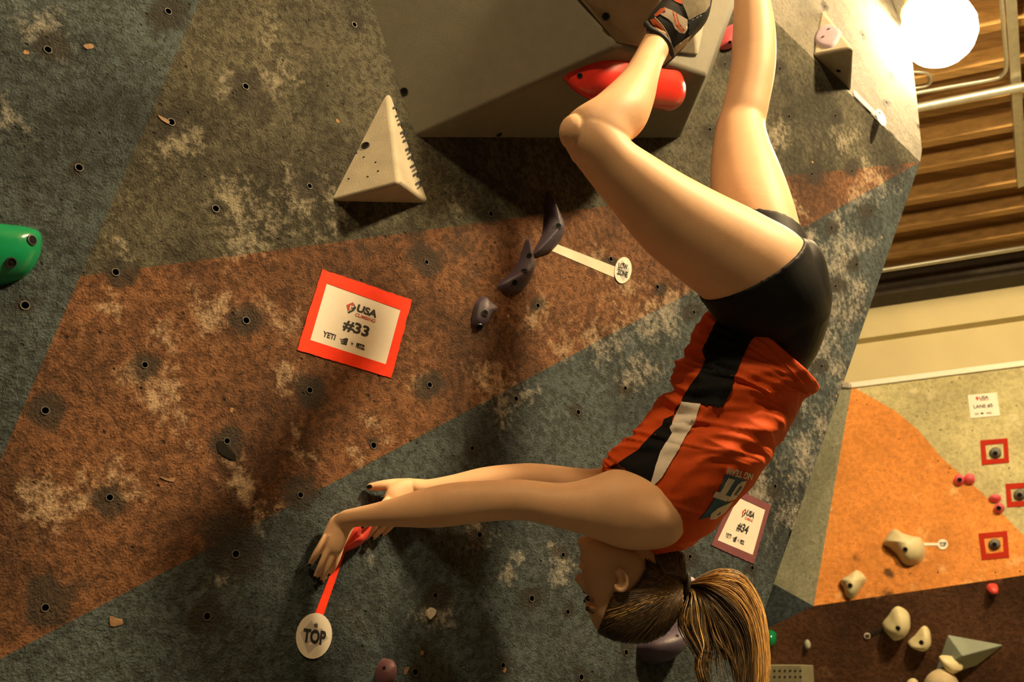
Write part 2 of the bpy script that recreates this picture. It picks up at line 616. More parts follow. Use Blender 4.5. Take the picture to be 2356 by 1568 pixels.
SV_, SF_, SM_ = [], [], []
for (r, z) in ((0.0078, -0.002), (0.0076, 0.0010), (0.0060, 0.0012), (0.0055, 0.0005), (0.0022, 0.0005), (0.0020, 0.0009)):
    for q in range(sg):
        w = 2 * math.pi * q / sg
        SV_.append((r * math.cos(w), r * math.sin(w), z))
for i in range(5):
    for q in range(sg):
        SF_.append((i * sg + q, i * sg + (q + 1) % sg, (i + 1) * sg + (q + 1) % sg, (i + 1) * sg + q))
        SM_.append(0 if i < 2 else 1)
SF_.append(tuple(range(5 * sg, 6 * sg)))
SM_.append(1)
socket_me = bpy.data.meshes.new('bolt_socket')
socket_me.from_pydata(SV_, [], SF_)
socket_me.materials.append(M['darksteel'])
socket_me.materials.append(M['hole'])
socket_me.polygons.foreach_set('material_index', SM_)


def bolt_hole(p, n, parent, scale=1.0, name='bolt_hole'):
    o = bpy.data.objects.new(name, hole_me if name == 'bolt_hole' else socket_me)
    o.matrix_world = Matrix.Translation(p) @ n.to_track_quat('Z', 'Y').to_matrix().to_4x4() @ Matrix.Scale(scale, 4)
    COL.objects.link(o)
    o.parent = parent
    return o


for (s, t) in hole_st:
    bolt_hole(WALL.at(s, t, crease_h(s, t) + 0.0008), WALL.n, wall_main, rnd.uniform(.85, 1.1))

# upper right facet, turned away to the lamp
FAC = Plane.pts(WALL.on(*A_PX), WALL.on(*B_PX), W(2080, 0, 5.9))
fac_px = [B_PX, (2121, 345), (2109, 225), (2080, 0), (2040, -260), AX]
fac_st = [FAC.st(FAC.on(*p)) for p in fac_px]
FHOLES = [(1898, 15), (2051, 175), (2040, 236), (1985, 80), (2043, 68)]
fh_st = [FAC.pst(*h) for h in FHOLES]
vv, ff, cc, fac_dense = wall_faces(FAC, fac_st, [], fh_st, 0.045, 0.0062)
p3 = [FAC.at(s, t) for s, t in vv]
px = np.array([to_px(p)[:2] for p in p3])
me = bpy.data.meshes.new('wall_upper')
me.from_pydata([tuple(p) for p in p3], [], [tuple(int(i) for i in f) for f in ff])
set_attr(me, 'chalk', 0.6 * spots(px, [(2050, 100, 80), (1950, 60, 60), (2080, 300, 60)]))
set_attr(me, 'grime_shade', spots(px, [(x, y, 10) for x, y in FHOLES]))
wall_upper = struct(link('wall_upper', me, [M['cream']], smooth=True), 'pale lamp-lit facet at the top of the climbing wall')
if wall_upper.data.polygons[0].normal.dot(FAC.n) < 0:
    wall_upper.data.flip_normals()
for (s, t) in fh_st:
    bolt_hole(FAC.at(s, t, 0.0006), FAC.n, wall_upper, 0.95)

# returns behind the free edges, so that the wall is a body and not a sheet
back = -WALL.n * 0.35
edgeline = [WALL.at(*RB), WALL.at(sB, tB)] + [FAC.on(*p) for p in fac_px[1:5]]
V = [p for p in edgeline] + [p + back + Vector((-0.25, 0.1, 0)) for p in edgeline]
n = len(edgeline)
side = obj('wall_return', V, [(i, i + 1, n + i + 1, n + i) for i in range(n - 1)], M['side'])
struct(side, 'hidden side panel behind the free edge of the climbing wall')

# ------------------------------------------------------------------ floor, ceiling and the building behind
M['floor'] = plain('padded_floor', (0.06, 0.056, 0.05), 0.8, 0.1)
M['deck'] = wood_mat('ceiling_planks', (0.34, 0.185, 0.058))
M['joist'] = wood_mat('ceiling_joists', (0.46, 0.26, 0.078))
M['plaster'] = plain('yellowish_plaster', (0.62, 0.53, 0.29), 0.9, 0.03, 3)
M['pipe'] = plain('galvanised_pipe', (0.50, 0.48, 0.37), 0.38, 0.08, 20, metal=0.6)
M['beam'] = plain('dark_beam', (0.045, 0.033, 0.018), 0.7, 0.2)
floor = struct(obj('floor', [(-9, -8, 0), (12, -8, 0), (12, 14, 0), (-9, 14, 0)], [(0, 1, 2, 3)], M['floor']), 'grey padded gym floor')

BW = cam_plane(10.6, 0.36, math.tan(PITCH))          # plaster wall of the hall, upright
JD = Vector((BW.e1.x, BW.e1.y, 0)).normalized()      # joists run along it
JN = Vector((BW.n.x, BW.n.y, 0)).normalized()        # away from that wall, into the hall
b0 = BW.on(2180, 700)
b0 = Vector((b0.x, b0.y, 0))


def hall(a, b, z):
    """hall coordinates: a along the back wall, b out from it, z up"""
    p = b0 + JD * a + JN * b
    return Vector((p.x, p.y, z))


def box_ab(a0, a1, b0_, b1, z0, z1):
    V = [hall(a, b, z) for a in (a0, a1) for b in (b0_, b1) for z in (z0, z1)]
    F = [(0, 1, 3, 2), (4, 6, 7, 5), (0, 4, 5, 1), (2, 3, 7, 6), (0, 2, 6, 4), (1, 5, 7, 3)]
    return V, F


wall_back = struct(obj('wall_back', *box_ab(-9, 8, -0.2, 0, 0, CEIL_Z), M['plaster']), 'yellowish plaster wall of the hall')
ceiling = struct(obj('ceiling', *box_ab(-9, 8, -0.2, 15, CEIL_Z, CEIL_Z + 0.1), M['deck']), 'brown wooden ceiling')

# ------------------------------------------------------------------ ceiling timbers, pipes, lamps
def on_z(px, py, z):
    r = ray(px, py)
    return CAM + r * ((z - CAM.z) / r.z)


def ab(p):
    q = Vector((p.x, p.y, 0)) - b0
    return q.dot(JD), q.dot(JN)


def ab_px(px, py, z):
    return ab(on_z(px, py, z))


jb = [ab_px(2135, y, CEIL_Z - 0.16)[1] for y in (577, 518, 459, 391, 332, 262)]
step = (jb[-1] - jb[0]) / 5
for i in range(1, 15):
    jb.append(jb[5] + step * i)
for i, b in enumerate(jb):
    obj('joist', *box_ab(-7, 7, b - 0.035, b + 0.035, CEIL_Z - 0.16, CEIL_Z), M['joist'], ceiling)
pl = 0.0
while pl < 13.5:      # planks of the deck between the joists
    obj('plank', *box_ab(-7, 7, pl + 0.004, pl + 0.186, CEIL_Z - 0.022, CEIL_Z), M['deck'], ceiling)
    pl += 0.19
beam = struct(obj('trim_1', *box_ab(-8, 7, 0.0, 0.22, CEIL_Z - 0.26, CEIL_Z), M['beam']), 'dark beam where the ceiling meets the plaster wall')
ledge = struct(obj('trim_2', *box_ab(-8, 7, 0.0, 0.10, CEIL_Z - 0.62, CEIL_Z - 0.50), M['plaster']), 'plaster ledge under the dark beam')


def pipe(name, a, b, r, mat, label, seg=12):
    V, F = tube_verts([a, b], r, seg)
    o = obj(name, V, F, mat, smooth=True)
    return tag(o, label, 'pipe')


zp = CEIL_Z - 0.30
a_, b_ = ab_px(2220, 226, zp)
main_pipe = pipe('ceiling_pipe', hall(-6, b_, zp), hall(5, b_, zp), 0.032, M['pipe'], 'thick galvanised pipe crossing the ceiling below the bright lamp')
a_, b_ = ab_px(2200, 594, CEIL_Z - 0.22)
pipe('ceiling_pipe', hall(-6, b_, CEIL_Z - 0.22), hall(5, b_, CEIL_Z - 0.22), 0.022, M['pipe'], 'thin pipe along the dark beam at the end of the ceiling')
# strut across the joists: an open channel
p0, p1 = on_z(2322, -60, CEIL_Z - 0.24), on_z(2352, 428, CEIL_Z - 0.24)
dr = (p1 - p0).normalized()
sd = dr.cross(Vector((0, 0, 1))).normalized() * 0.032
hz = Vector((0, 0, 0.05))
strut = empty('ceiling_strut')
for s_, z_, w_ in ((0, 0, 1.0), (1, 1, 0.12), (-1, 1, 0.12)):
    c0 = p0 + sd * s_ * 0.9
    c1 = p1 + sd * s_ * 0.9
    h0 = Vector((0, 0, -0.006)) if z_ == 0 else Vector((0, 0, -0.012))
    h1 = Vector((0, 0, 0.0)) if z_ == 0 else hz
    V = [c + sd * w_ * q + h for c in (c0, c1) for q in (-1, 1) for h in (h0, h1)]
    obj('channel_web' if z_ == 0 else 'channel_flange', V, [(0, 1, 3, 2), (4, 6, 7, 5), (0, 4, 5, 1), (2, 3, 7, 6), (0, 2, 6, 4), (1, 5, 7, 3)], M['pipe'], strut)
tag(strut, 'long metal strut channel hanging across the joists at the right edge', 'strut')
zc = CEIL_Z - 0.27
path = catmull([tuple(on_z(x, y, zc)) for x, y in ((2040, 226), (2180, 201), (2280, 183), (2306, 172), (2315, 150), (2311, 90), (2304, 0), (2298, -80))], 8)
V, F = tube_verts(path, 0.014, 8)
tag(obj('conduit', V, F, M['pipe'], smooth=True), 'thin conduit bent round a corner beside the bright lamp', 'conduit')
path = catmull([tuple(on_z(x, y, zc + .03)) for x, y in ((2060, 168), (2110, 166), (2135, 170), (2142, 185), (2130, 198), (2090, 204))], 8)
V, F = tube_verts(path, 0.010, 8)
tag(obj('lamp_cable', V, F, M['pipe'], smooth=True), 'pale cable loop under the bright lamp', 'cable')


def ceiling_lamp(p, strength, label, rad=0.27):
    root = empty('ceiling_lamp')
    # bulb: round globe
    bm = bmesh.new()
    bmesh.ops.create_uvsphere(bm, u_segments=20, v_segments=10, radius=rad)
    bmesh.ops.translate(bm, verts=bm.verts, vec=p)
    bmobj('bulb', bm, emit('lamp_glow', LAMP_COL, strength), root, True)
    V, F = [], []
    prof = [(0.03, 0.42), (0.10, 0.42), (0.12, 0.30), (0.16, 0.24), (rad * 0.7, 0.21)]
    sg = 20
    for r, z in prof:
        for q in range(sg):
            w = 2 * math.pi * q / sg
            V.append(p + Vector((r * math.cos(w), r * math.sin(w), z * rad / 0.27)))
    for i in range(len(prof) - 1):
        for q in range(sg):
            F.append((i * sg + q, i * sg + (q + 1) % sg, (i + 1) * sg + (q + 1) % sg, (i + 1) * sg + q))
    obj('lamp_cap', V, F, M['pipe'], root, True)
    V, F = tube_verts([p + Vector((0, 0, 0.3)), Vector((p.x, p.y, CEIL_Z))], 0.012, 8)
    obj('lamp_rod', V, F, M['pipe'], root)
    return tag(root, label, 'lamp', 'globe lamps under the ceiling')


ceiling_lamp(W(2160, 70, 5.2), LAMP_VIEW, 'blazing round lamp under the ceiling at the top right', 0.19)
ceiling_lamp(Vector((3.6, 0.1, CEIL_Z - 0.46)), LAMP_KEY, 'round ceiling lamp above the photographer')
ceiling_lamp(Vector((-0.2, -3.2, CEIL_Z - 0.46)), LAMP_KEY * 0.28, 'added round fill lamp under the ceiling behind the photographer')  # fill lamp added out of view to brighten left-facing sides

# ------------------------------------------------------------------ far climbing wall
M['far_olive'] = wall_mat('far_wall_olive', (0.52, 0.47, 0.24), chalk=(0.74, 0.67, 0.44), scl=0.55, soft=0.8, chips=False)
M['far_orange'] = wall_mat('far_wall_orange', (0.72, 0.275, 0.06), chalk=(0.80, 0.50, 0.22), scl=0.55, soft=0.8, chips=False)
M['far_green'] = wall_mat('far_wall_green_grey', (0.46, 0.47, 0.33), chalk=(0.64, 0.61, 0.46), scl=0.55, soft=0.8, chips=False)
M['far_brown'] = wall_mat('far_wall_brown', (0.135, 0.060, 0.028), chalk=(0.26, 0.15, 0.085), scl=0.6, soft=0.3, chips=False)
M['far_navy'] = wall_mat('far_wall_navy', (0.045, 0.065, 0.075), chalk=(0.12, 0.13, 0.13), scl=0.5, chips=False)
FAR = cam_plane(9.3, 0.36, math.tan(PITCH) - 0.03)
RIDGE_T, RIDGE_B = FAR.on(1960, 888), FAR.on(1872, 1393)
LEFTP = Plane.pts(RIDGE_T, RIDGE_B, FAR.on(1785, 1345) + ray(1785, 1345) * 0.30)
LOWP = Plane.pts(RIDGE_B, FAR.on(2356, 1322), FAR.on(2100, 1560) + ray(2100, 1560) * 0.45)
NAVP = Plane.pts(RIDGE_B, LEFTP.on(1785, 1345), LOWP.on(1775, 1440) + ray(1775, 1440) * 0.1)
PAINT = [(1960, 888), (2060, 945), (2112, 988), (2170, 1056), (2262, 1135), (2356, 1232), (2600, 1480)]
rgf = np.random.RandomState(11)


def facet(name, plane, poly, lines, mats, pick, label, chalkn=0, grn=0):
    st = [plane.pst(*p) for p in poly]
    lst = [[plane.pst(*p) for p in l] for l in lines]
    vv, ff, cc, do = wall_faces(plane, st, lst, [], 0.075, 0.01)
    p3 = [plane.at(s, t) for s, t in vv]
    px = np.array([to_px(p)[:2] for p in p3])
    cpx = px[ff].mean(1)
    me = bpy.data.meshes.new(name)
    me.from_pydata([tuple(p) for p in p3], [], [tuple(int(i) for i in f) for f in ff])
    lo, hi = np.min(poly, 0), np.max(poly, 0)
    ch = [(rgf.uniform(lo[0], hi[0]), rgf.uniform(lo[1], hi[1]), rgf.uniform(10, 20)) for _ in range(chalkn)]
    gr = [(rgf.uniform(lo[0], hi[0]), rgf.uniform(max(lo[1], hi[1] - 140), hi[1]), rgf.uniform(9, 14)) for _ in range(grn)]
    set_attr(me, 'chalk', spots(px, ch))
    set_attr(me, 'grime_shade', spots(px, gr))
    o = link(name, me, mats, mi=pick(cpx))
    if o.data.polygons[0].normal.dot(plane.n) < 0:
        o.data.flip_normals()
    return struct(o, label)


OR_POLY = [(1960, 888)] + PAINT[1:] + [(2600, 1600), (1800, 1600)]
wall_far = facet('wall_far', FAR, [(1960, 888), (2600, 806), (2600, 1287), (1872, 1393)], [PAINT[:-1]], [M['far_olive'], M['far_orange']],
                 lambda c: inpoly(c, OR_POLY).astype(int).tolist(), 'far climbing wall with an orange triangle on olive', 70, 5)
facet('wall_far_side', LEFTP, [(1960, 888), (1872, 1393), (1785, 1345), (1400, 1132), (1400, 852), (1935, 880)], [], [M['far_green']],
      lambda c: [0] * len(c), 'green-grey side facet of the far climbing wall', 25, 3)
facet('wall_far_low', LOWP, [(1872, 1393), (2600, 1287), (2600, 1900), (1300, 1900), (1400, 1627), (1775, 1440)], [], [M['far_brown']],
      lambda c: [0] * len(c), 'dark brown lower band of the far climbing wall', 60, 20)
facet('wall_far_corner', NAVP, [(1785, 1345), (1872, 1393), (1775, 1441), (1400, 1628), (1400, 1132)], [], [M['far_navy']],
      lambda c: [0] * len(c), 'navy triangle at the corner of the far climbing wall')
# pale capping strip along the top edge
t0, t1 = FAR.on(1958, 887), FAR.on(2600, 805)
V = []
for p in (t0, t1):
    for n_ in (0.02, -0.30):
        for z in (-0.025, 0.02):
            V.append(p + FAR.n * n_ + Vector((0, 0, z)))
struct(obj('trim_3', V, [(0, 1, 3, 2), (4, 6, 7, 5), (0, 4, 5, 1), (2, 3, 7, 6), (0, 2, 6, 4), (1, 5, 7, 3)], M['paper']), 'pale capping strip on the far climbing wall')
t0, t1 = LEFTP.on(1958, 887), LEFTP.on(1400, 851)
V = []
for p in (t0, t1):
    for n_ in (0.02, -0.30):
        for z in (-0.025, 0.02):
            V.append(p + LEFTP.n * n_ + Vector((0, 0, z)))
struct(obj('trim_4', V, [(0, 1, 3, 2), (4, 6, 7, 5), (0, 4, 5, 1), (2, 3, 7, 6), (0, 2, 6, 4), (1, 5, 7, 3)], M['paper']), 'short capping strip beside the main climbing wall')


# ------------------------------------------------------------------ builders for holds, sheets, markers
def dome_hold(name, plane, outline, peak, height, mat, label, cat='climbing hold', group=None, rings=9, power=0.5, bolts=(), smooth_n=5, base=0.0,
              ridge=None, parent=None, scoop=0.0, bolt_r=0.007, dark_bolt=True):
    """a hold on a plane: traced outline, shrinking rings rising to the peak"""
    if smooth_n:
        outline = smooth_closed(outline, smooth_n)
    O = [np.array(plane.pst(*p)) for p in outline]
    P = np.array(plane.pst(*peak))
    V, F = [], []
    m = len(O)
    for i in range(rings):
        k = i / (rings - 1) * 0.97
        h = height * (1 - (1 - k) ** (1 / power)) ** power if power != 1 else height * k
        for o in O:
            c = P
            if ridge is not None:      # shrink toward a ridge line instead of a point
                R0, R1 = np.array(plane.pst(*ridge[0])), np.array(plane.pst(*ridge[1]))
                t = np.clip(np.dot(o - R0, R1 - R0) / np.dot(R1 - R0, R1 - R0), 0, 1)
                c = R0 + (R1 - R0) * t
            q = o + (c - o) * k
            hh = h - scoop * height * math.exp(-((k - 0.55) / 0.2) ** 2)
            V.append(plane.at(q[0], q[1], base + hh if i else base - 0.004))
    for i in range(rings - 1):
        for j in range(m):
            F.append((i * m + j, i * m + (j + 1) % m, (i + 1) * m + (j + 1) % m, (i + 1) * m + j))
    F.append(tuple((rings - 1) * m + j for j in range(m)))
    o = obj(name, V, F, mat, parent, True)
    if cat:
        tag(o, label, cat, group)
    elif label:
        o['label'] = label
    bm = bmesh.new()
    bm.from_mesh(o.data)
    bmesh.ops.recalc_face_normals(bm, faces=bm.faces)
    bm.to_mesh(o.data)
    bvh = BVHTree.FromBMesh(bm)
    bm.free()
    for (bx, by) in bolts:
        r = ray(bx, by)
        loc, nor, idx, dist = bvh.ray_cast(CAM, r.normalized())
        if loc is None:
            continue
        if nor.dot(r) > 0:
            nor = -nor
        b = bolt_hole(loc + nor * 0.0006, nor, o, bolt_r / 0.0062, 'bolt')
    return o


def text_mesh(s, bold=0.0, extrude=0.0, shear=0.0, spacing=1.0):
    c = bpy.data.curves.new('t', 'FONT')
    c.body = s
    c.offset = bold
    c.shear = shear
    c.space_character = spacing
    c.align_x = 'LEFT'
    o = bpy.data.objects.new('t', c)
    COL.objects.link(o)
    dg = bpy.context.evaluated_depsgraph_get()
    me = bpy.data.meshes.new_from_object(o.evaluated_get(dg))
    V = np.array([v.co[:2] for v in me.vertices])
    F = [tuple(p.vertices) for p in me.polygons]
    bpy.data.objects.remove(o)
    bpy.data.curves.remove(c)
    bpy.data.meshes.remove(me)
    lo, hi = V.min(0), V.max(0)
    return (V - lo) / (hi - lo), F, (hi - lo)[0] / (hi - lo)[1]


def quad_map(plane, q):
    """unit square (0,0 top-left .. 1,1 bottom-right) -> plane coordinates through the traced corners TL TR BR BL"""
    c = [np.array(plane.pst(*p)) for p in q]
    return lambda x, y: c[0] * (1 - x) * (1 - y) + c[1] * x * (1 - y) + c[2] * x * y + c[3] * (1 - x) * y


def flat(name, plane, st, h, mat, parent, faces=None):
    V = [plane.at(s[0], s[1], h) for s in st]
    if faces is None:
        faces = [tuple(range(len(V)))]
    o = obj(name, V, faces, mat, parent)
    if o.data.polygons[0].normal.dot(plane.n) < 0:
        o.data.flip_normals()
    return o


def text_on(name, plane, qm, s, x0, x1, y0, y1, mat, parent, h, bold=0.0, shear=0.0, spacing=1.0, flip=False):
    V, F, asp = text_mesh(s, bold, 0, shear, spacing)
    st = []
    for v in V:
        x, y = v
        st.append(qm(x0 + (x1 - x0) * x, y1 + (y0 - y1) * y))
    o = flat(name, plane, st, h, mat, parent, F)
    return o


def poly_on(name, plane, qm, pts, mat, parent, h):
    return flat(name, plane, [qm(*p) for p in pts], h, mat, parent)


def sheet(plane, inner, outer, tape, number, label, off=0.0):
    """a landscape competition sheet taped to the wall"""
    root = empty('route_sign')
    th = 0.0012
    qi, qo = quad_map(plane, inner), quad_map(plane, outer)
    big = [qi(-.05, -.06), qi(1.05, -.06), qi(1.05, 1.06), qi(-.05, 1.06)]
    V = [plane.at(s[0], s[1], h) for h in (off + 0.0005, off + th) for s in big]
    obj('paper_sheet', V, [(4, 5, 6, 7), (3, 2, 1, 0), (0, 1, 5, 4), (1, 2, 6, 5), (2, 3, 7, 6), (3, 0, 4, 7)], M['paper'], root)
    ii = [qi(0, 0), qi(1, 0), qi(1, 1), qi(0, 1)]
    oo = [qo(0, 0), qo(1, 0), qo(1, 1), qo(0, 1)]
    for k in range(4):      # four strips of tape, edges torn a little
        a, b, c, d = oo[k], oo[(k + 1) % 4], ii[(k + 1) % 4], ii[k]
        n = 22
        top = [a + (b - a) * t / n + np.array([rnd.uniform(-1, 1), rnd.uniform(-1, 1)]) * 0.0011 for t in range(n + 1)]
        bot = [d + (c - d) * t / n for t in range(n + 1)]
        V, F = [], []
        for t in range(n + 1):
            for hh in (off + 0.0006, off + th + 0.0008):
                V.append(plane.at(top[t][0], top[t][1], hh))
                V.append(plane.at(bot[t][0], bot[t][1], hh))
        for t in range(n):
            i = t * 4
            F += [(i + 2, i + 6, i + 7, i + 3), (i, i + 4, i + 6, i + 2), (i + 1, i + 3, i + 7, i + 5)]
        o = obj('tape_strip', V, F, tape, root)
        bm = bmesh.new()
        bm.from_mesh(o.data)
        bmesh.ops.recalc_face_normals(bm, faces=bm.faces)
        bm.to_mesh(o.data)
        bm.free()
    h = off + th + 0.0006
    # printed logo: diamond, words, number, sponsors
    poly_on('logo_diamond', plane, qi, [(.305, .245), (.375, .155), (.395, .20), (.375, .235), (.392, .262), (.345, .335)], M['redprint'], root, h)
    poly_on('logo_diamond', plane, qi, [(.385, .165), (.435, .235), (.415, .30), (.355, .375), (.345, .35), (.392, .285), (.382, .262), (.408, .225)], M['black'], root, h)
    poly_on('logo_notch', plane, qi, [(.352, .225), (.372, .222), (.368, .30), (.354, .30)], M['paper'], root, h + 0.0003)
    text_on('lettering', plane, qi, 'USA', .445, .715, .155, .29, M['black'], root, h, 0.045, 0.05)
    text_on('lettering', plane, qi, 'CLIMBING', .445, .715, .315, .375, M['redprint'], root, h, 0.02, 0.1)
    text_on('lettering', plane, qi, number, .335, .675, .47, .675, M['black'], root, h, 0.035)
    text_on('lettering', plane, qi, 'YETI', .125, .285, .785, .88, M['black'], root, h, 0.03)
    qs = [(.375, .82), (.415, .78), (.445, .785), (.445, .90), (.37, .90), (.37, .88), (.40, .88), (.40, .87), (.36, .865), (.36, .85), (.40, .85), (.40, .84), (.33, .83)]
    poly_on('sponsor_mark', plane, qi, qs, M['black'], root, h)
    for r_ in (0.033,):
        ring = [(.505 + r_ * math.cos(a), .84 + r_ * 1.3 * math.sin(a)) for a in np.linspace(0, 2 * math.pi, 17)[:-1]]
        ring2 = [(.505 + r_ * .86 * math.cos(a), .84 + r_ * 1.12 * math.sin(a)) for a in np.linspace(0, 2 * math.pi, 17)[:-1]]
        st = [qi(*p) for p in ring + ring2]
        flat('sponsor_mark', plane, st, h, M['greyprint'], root, [(i, (i + 1) % 16, 16 + (i + 1) % 16, 16 + i) for i in range(16)])
        poly_on('sponsor_mark', plane, qi, [(.492, .845), (.50, .815), (.507, .835), (.517, .82), (.519, .85), (.507, .865)], M['black'], root, h)
    text_on('lettering', plane, qi, 'PETZL', .56, .68, .80, .885, M['black'], root, h, 0.06, 0.0, 0.9)
    return tag(root, label, 'sign', 'taped competition sheets')


def ellipse_st(plane, cx, cy, ax, ay, rot, n=28):
    """ellipse as seen in the photograph, laid on the plane"""
    out = []
    for i in range(n):
        w = 2 * math.pi * i / n
        x, y = ax * math.cos(w), ay * math.sin(w)
        out.append(np.array(plane.pst(cx + x * math.cos(rot) - y * math.sin(rot), cy + x * math.sin(rot) + y * math.cos(rot))))
    return out


def card(root, plane, st, h0, th, mat):
    n = len(st)
    V = [plane.at(s[0], s[1], h0) for s in st] + [plane.at(s[0], s[1], h0 + th) for s in st]
    F = [tuple(range(n, 2 * n)), tuple(range(n))[::-1]] + [(i, (i + 1) % n, n + (i + 1) % n, n + i) for i in range(n)]
    o = obj('marker_card', V, F, mat, root)
    bm = bmesh.new()
    bm.from_mesh(o.data)
    bmesh.ops.recalc_face_normals(bm, faces=bm.faces)
    bm.to_mesh(o.data)
    bm.free()
    return o


def strip(name, plane, quad, h, mat, label, group=None):
    st = [np.array(plane.pst(*p)) for p in quad]
    V = [plane.at(s[0], s[1], hh) for hh in (0.0004, h) for s in st]
    o = obj(name, V, [(4, 5, 6, 7), (0, 1, 5, 4), (1, 2, 6, 5), (2, 3, 7, 6), (3, 0, 4, 7)], mat)
    bm = bmesh.new()
    bm.from_mesh(o.data)
    bmesh.ops.recalc_face_normals(bm, faces=bm.faces)
    bm.to_mesh(o.data)
    bm.free()
    return tag(o, label, 'tape', group)


def screw(root, plane, px, py, h, r=0.004):
    p = plane.on(px, py, h)
    bm = bmesh.new()
    bmesh.ops.create_uvsphere(bm, u_segments=10, v_segments=6, radius=r)
    bmesh.ops.scale(bm, verts=bm.verts, vec=(1, 1, 0.6))
    bm.transform(Matrix.Translation(p) @ plane.n.to_track_quat('Z', 'Y').to_matrix().to_4x4())
    bmobj('pin', bm, M['steel'], root, True)


# ------------------------------------------------------------------ volumes on the main wall
def facets(name, pts, faces, mat, bevel, parent=None, seg=3):
    bm = bmesh.new()
    vs_ = [bm.verts.new(p) for p in pts]
    for f in faces:
        bm.faces.new([vs_[i] for i in f])
    bmesh.ops.recalc_face_normals(bm, faces=bm.faces)
    me = bpy.data.meshes.new(name)
    bm.to_mesh(me)
    bm.free()
    o = link(name, me, mat, parent)
    if bevel:
        md = o.modifiers.new('bevel', 'BEVEL')
        md.width = bevel
        md.segments = seg
        md.limit_method = 'ANGLE'
        md.angle_limit = math.radians(15)
        md.harden_normals = True
        o.data.polygons.foreach_set('use_smooth', [True] * len(o.data.polygons))
    return o


wo = lambda x, y, h=-0.01: WALL.on(x, y, h)
# big grey volume
VP = W(1424, 108, 2.49)                 # nose
VR = Plane.pts(wo(945, 322), wo(1562, 322), VP).on(1626, 173)     # right end of the ridge under the lit face
VT = WALL.on(1692, -20, 0.20)                                     # lit face, upper right
F3 = Plane.pts(VP, VR, VT)
vol_pts = [wo(700, -420), wo(945, 322), wo(1562, 322), wo(1634, 173), wo(1702, -20), wo(1800, -420),
           VP, Plane.pts(wo(700, -420), wo(945, 322), VP).on(1160, -210), F3.on(1640, -330), VR, VT]
big = facets('grey_volume', vol_pts, [(0, 1, 6, 7), (1, 2, 9, 6), (2, 3, 9), (9, 3, 4, 10), (6, 9, 10, 8), (6, 8, 7), (10, 4, 5, 8), (0, 7, 8, 5), (5, 4, 3, 2, 1, 0)], M['volume'], 0.014)
tag(big, 'large matte grey faceted volume with the red hold at the top of the wall', 'volume')
F1 = Plane.pts(vol_pts[1], vol_pts[6], vol_pts[7])
F2 = Plane.pts(vol_pts[1], vol_pts[2], vol_pts[6])
bolt_hole(F1.on(930, 210, 0.001), F1.n, big, 1.35, 'bolt_socket')
bolt_hole(F2.on(1149, 310, 0.001), F2.n, big, 1.1, 'bolt_socket')

# smaller volume bolted on its nose
sv = [F1.on(1322, -10, 0.004), F1.on(1420, 104, 0.004), F3.on(1468, 113, 0.004), F3.on(1606, 133, 0.003), F3.on(1636, -20, 0.003), F3.on(1560, -160, 0.003), F1.on(1230, -130, 0.004)]
tops = [W(1535, -40, 2.40), W(1580, -120, 2.43)]
small = facets('wedge_volume', sv + tops,
               [(0, 1, 2, 7), (2, 3, 8, 7), (3, 4, 8), (4, 5, 8), (5, 6, 7, 8), (6, 0, 7), (6, 5, 4, 3, 2, 1, 0)], M['volume_pale'], 0.012)
tag(small, 'small grey wedge volume under the climbing shoe', 'volume')
SVP = Plane.pts(sv[0], sv[1], tops[0])
bolt_hole(SVP.on(1394, 38, 0.001), SVP.n, small, 1.35, 'bolt_socket')

# pale triangular volume
tp = [wo(892, 190), wo(749, 466), wo(990, 471), WALL.on(920, 421, 0.115)]
tri = facets('triangle_volume', tp, [(0, 1, 3), (1, 2, 3), (2, 0, 3), (0, 2, 1)], M['volume_pale'], 0.012)
tag(tri, 'pale triangular volume with black lettering on its right side', 'volume')
T1, T2, T3 = Plane.pts(tp[0], tp[1], tp[3]), Plane.pts(tp[0], tp[2], tp[3]), Plane.pts(tp[1], tp[2], tp[3])
bolt_hole(T1.on(841, 334, 0.001), T1.n, tri, 1.35, 'bolt_socket')
for (x, y) in ((864, 373), (870, 393), (846, 406), (802, 411), (837, 361), (820, 352)):
    bolt_hole(T1.on(x, y, 0.0005), T1.n, tri, 0.3, 'screw_hole')
qm = quad_map(T2, [(900, 243), (910, 239), (975, 436), (959, 444)])
for k in range(10):
    # worn stencil strokes, too oblique to read
    y0 = 0.02 + k * 0.097
    hgt = 0.055
    poly_on('stencil_stroke', T2, qm, [(.1, y0), (.95, y0 - .004), (.95, y0 + .022), (.1, y0 + .026)], M['black'], tri, 0.003)
    if k % 3 != 1:
        poly_on('stencil_stroke', T2, qm, [(.62, y0), (.9, y0), (.9, y0 + hgt), (.62, y0 + hgt * .9)], M['black'], tri, 0.003)
    if k % 2:
        poly_on('stencil_stroke', T2, qm, [(.15, y0 + hgt), (.75, y0 + hgt - .01), (.75, y0 + hgt + .006), (.15, y0 + hgt + .016)], M['black'], tri, 0.003)

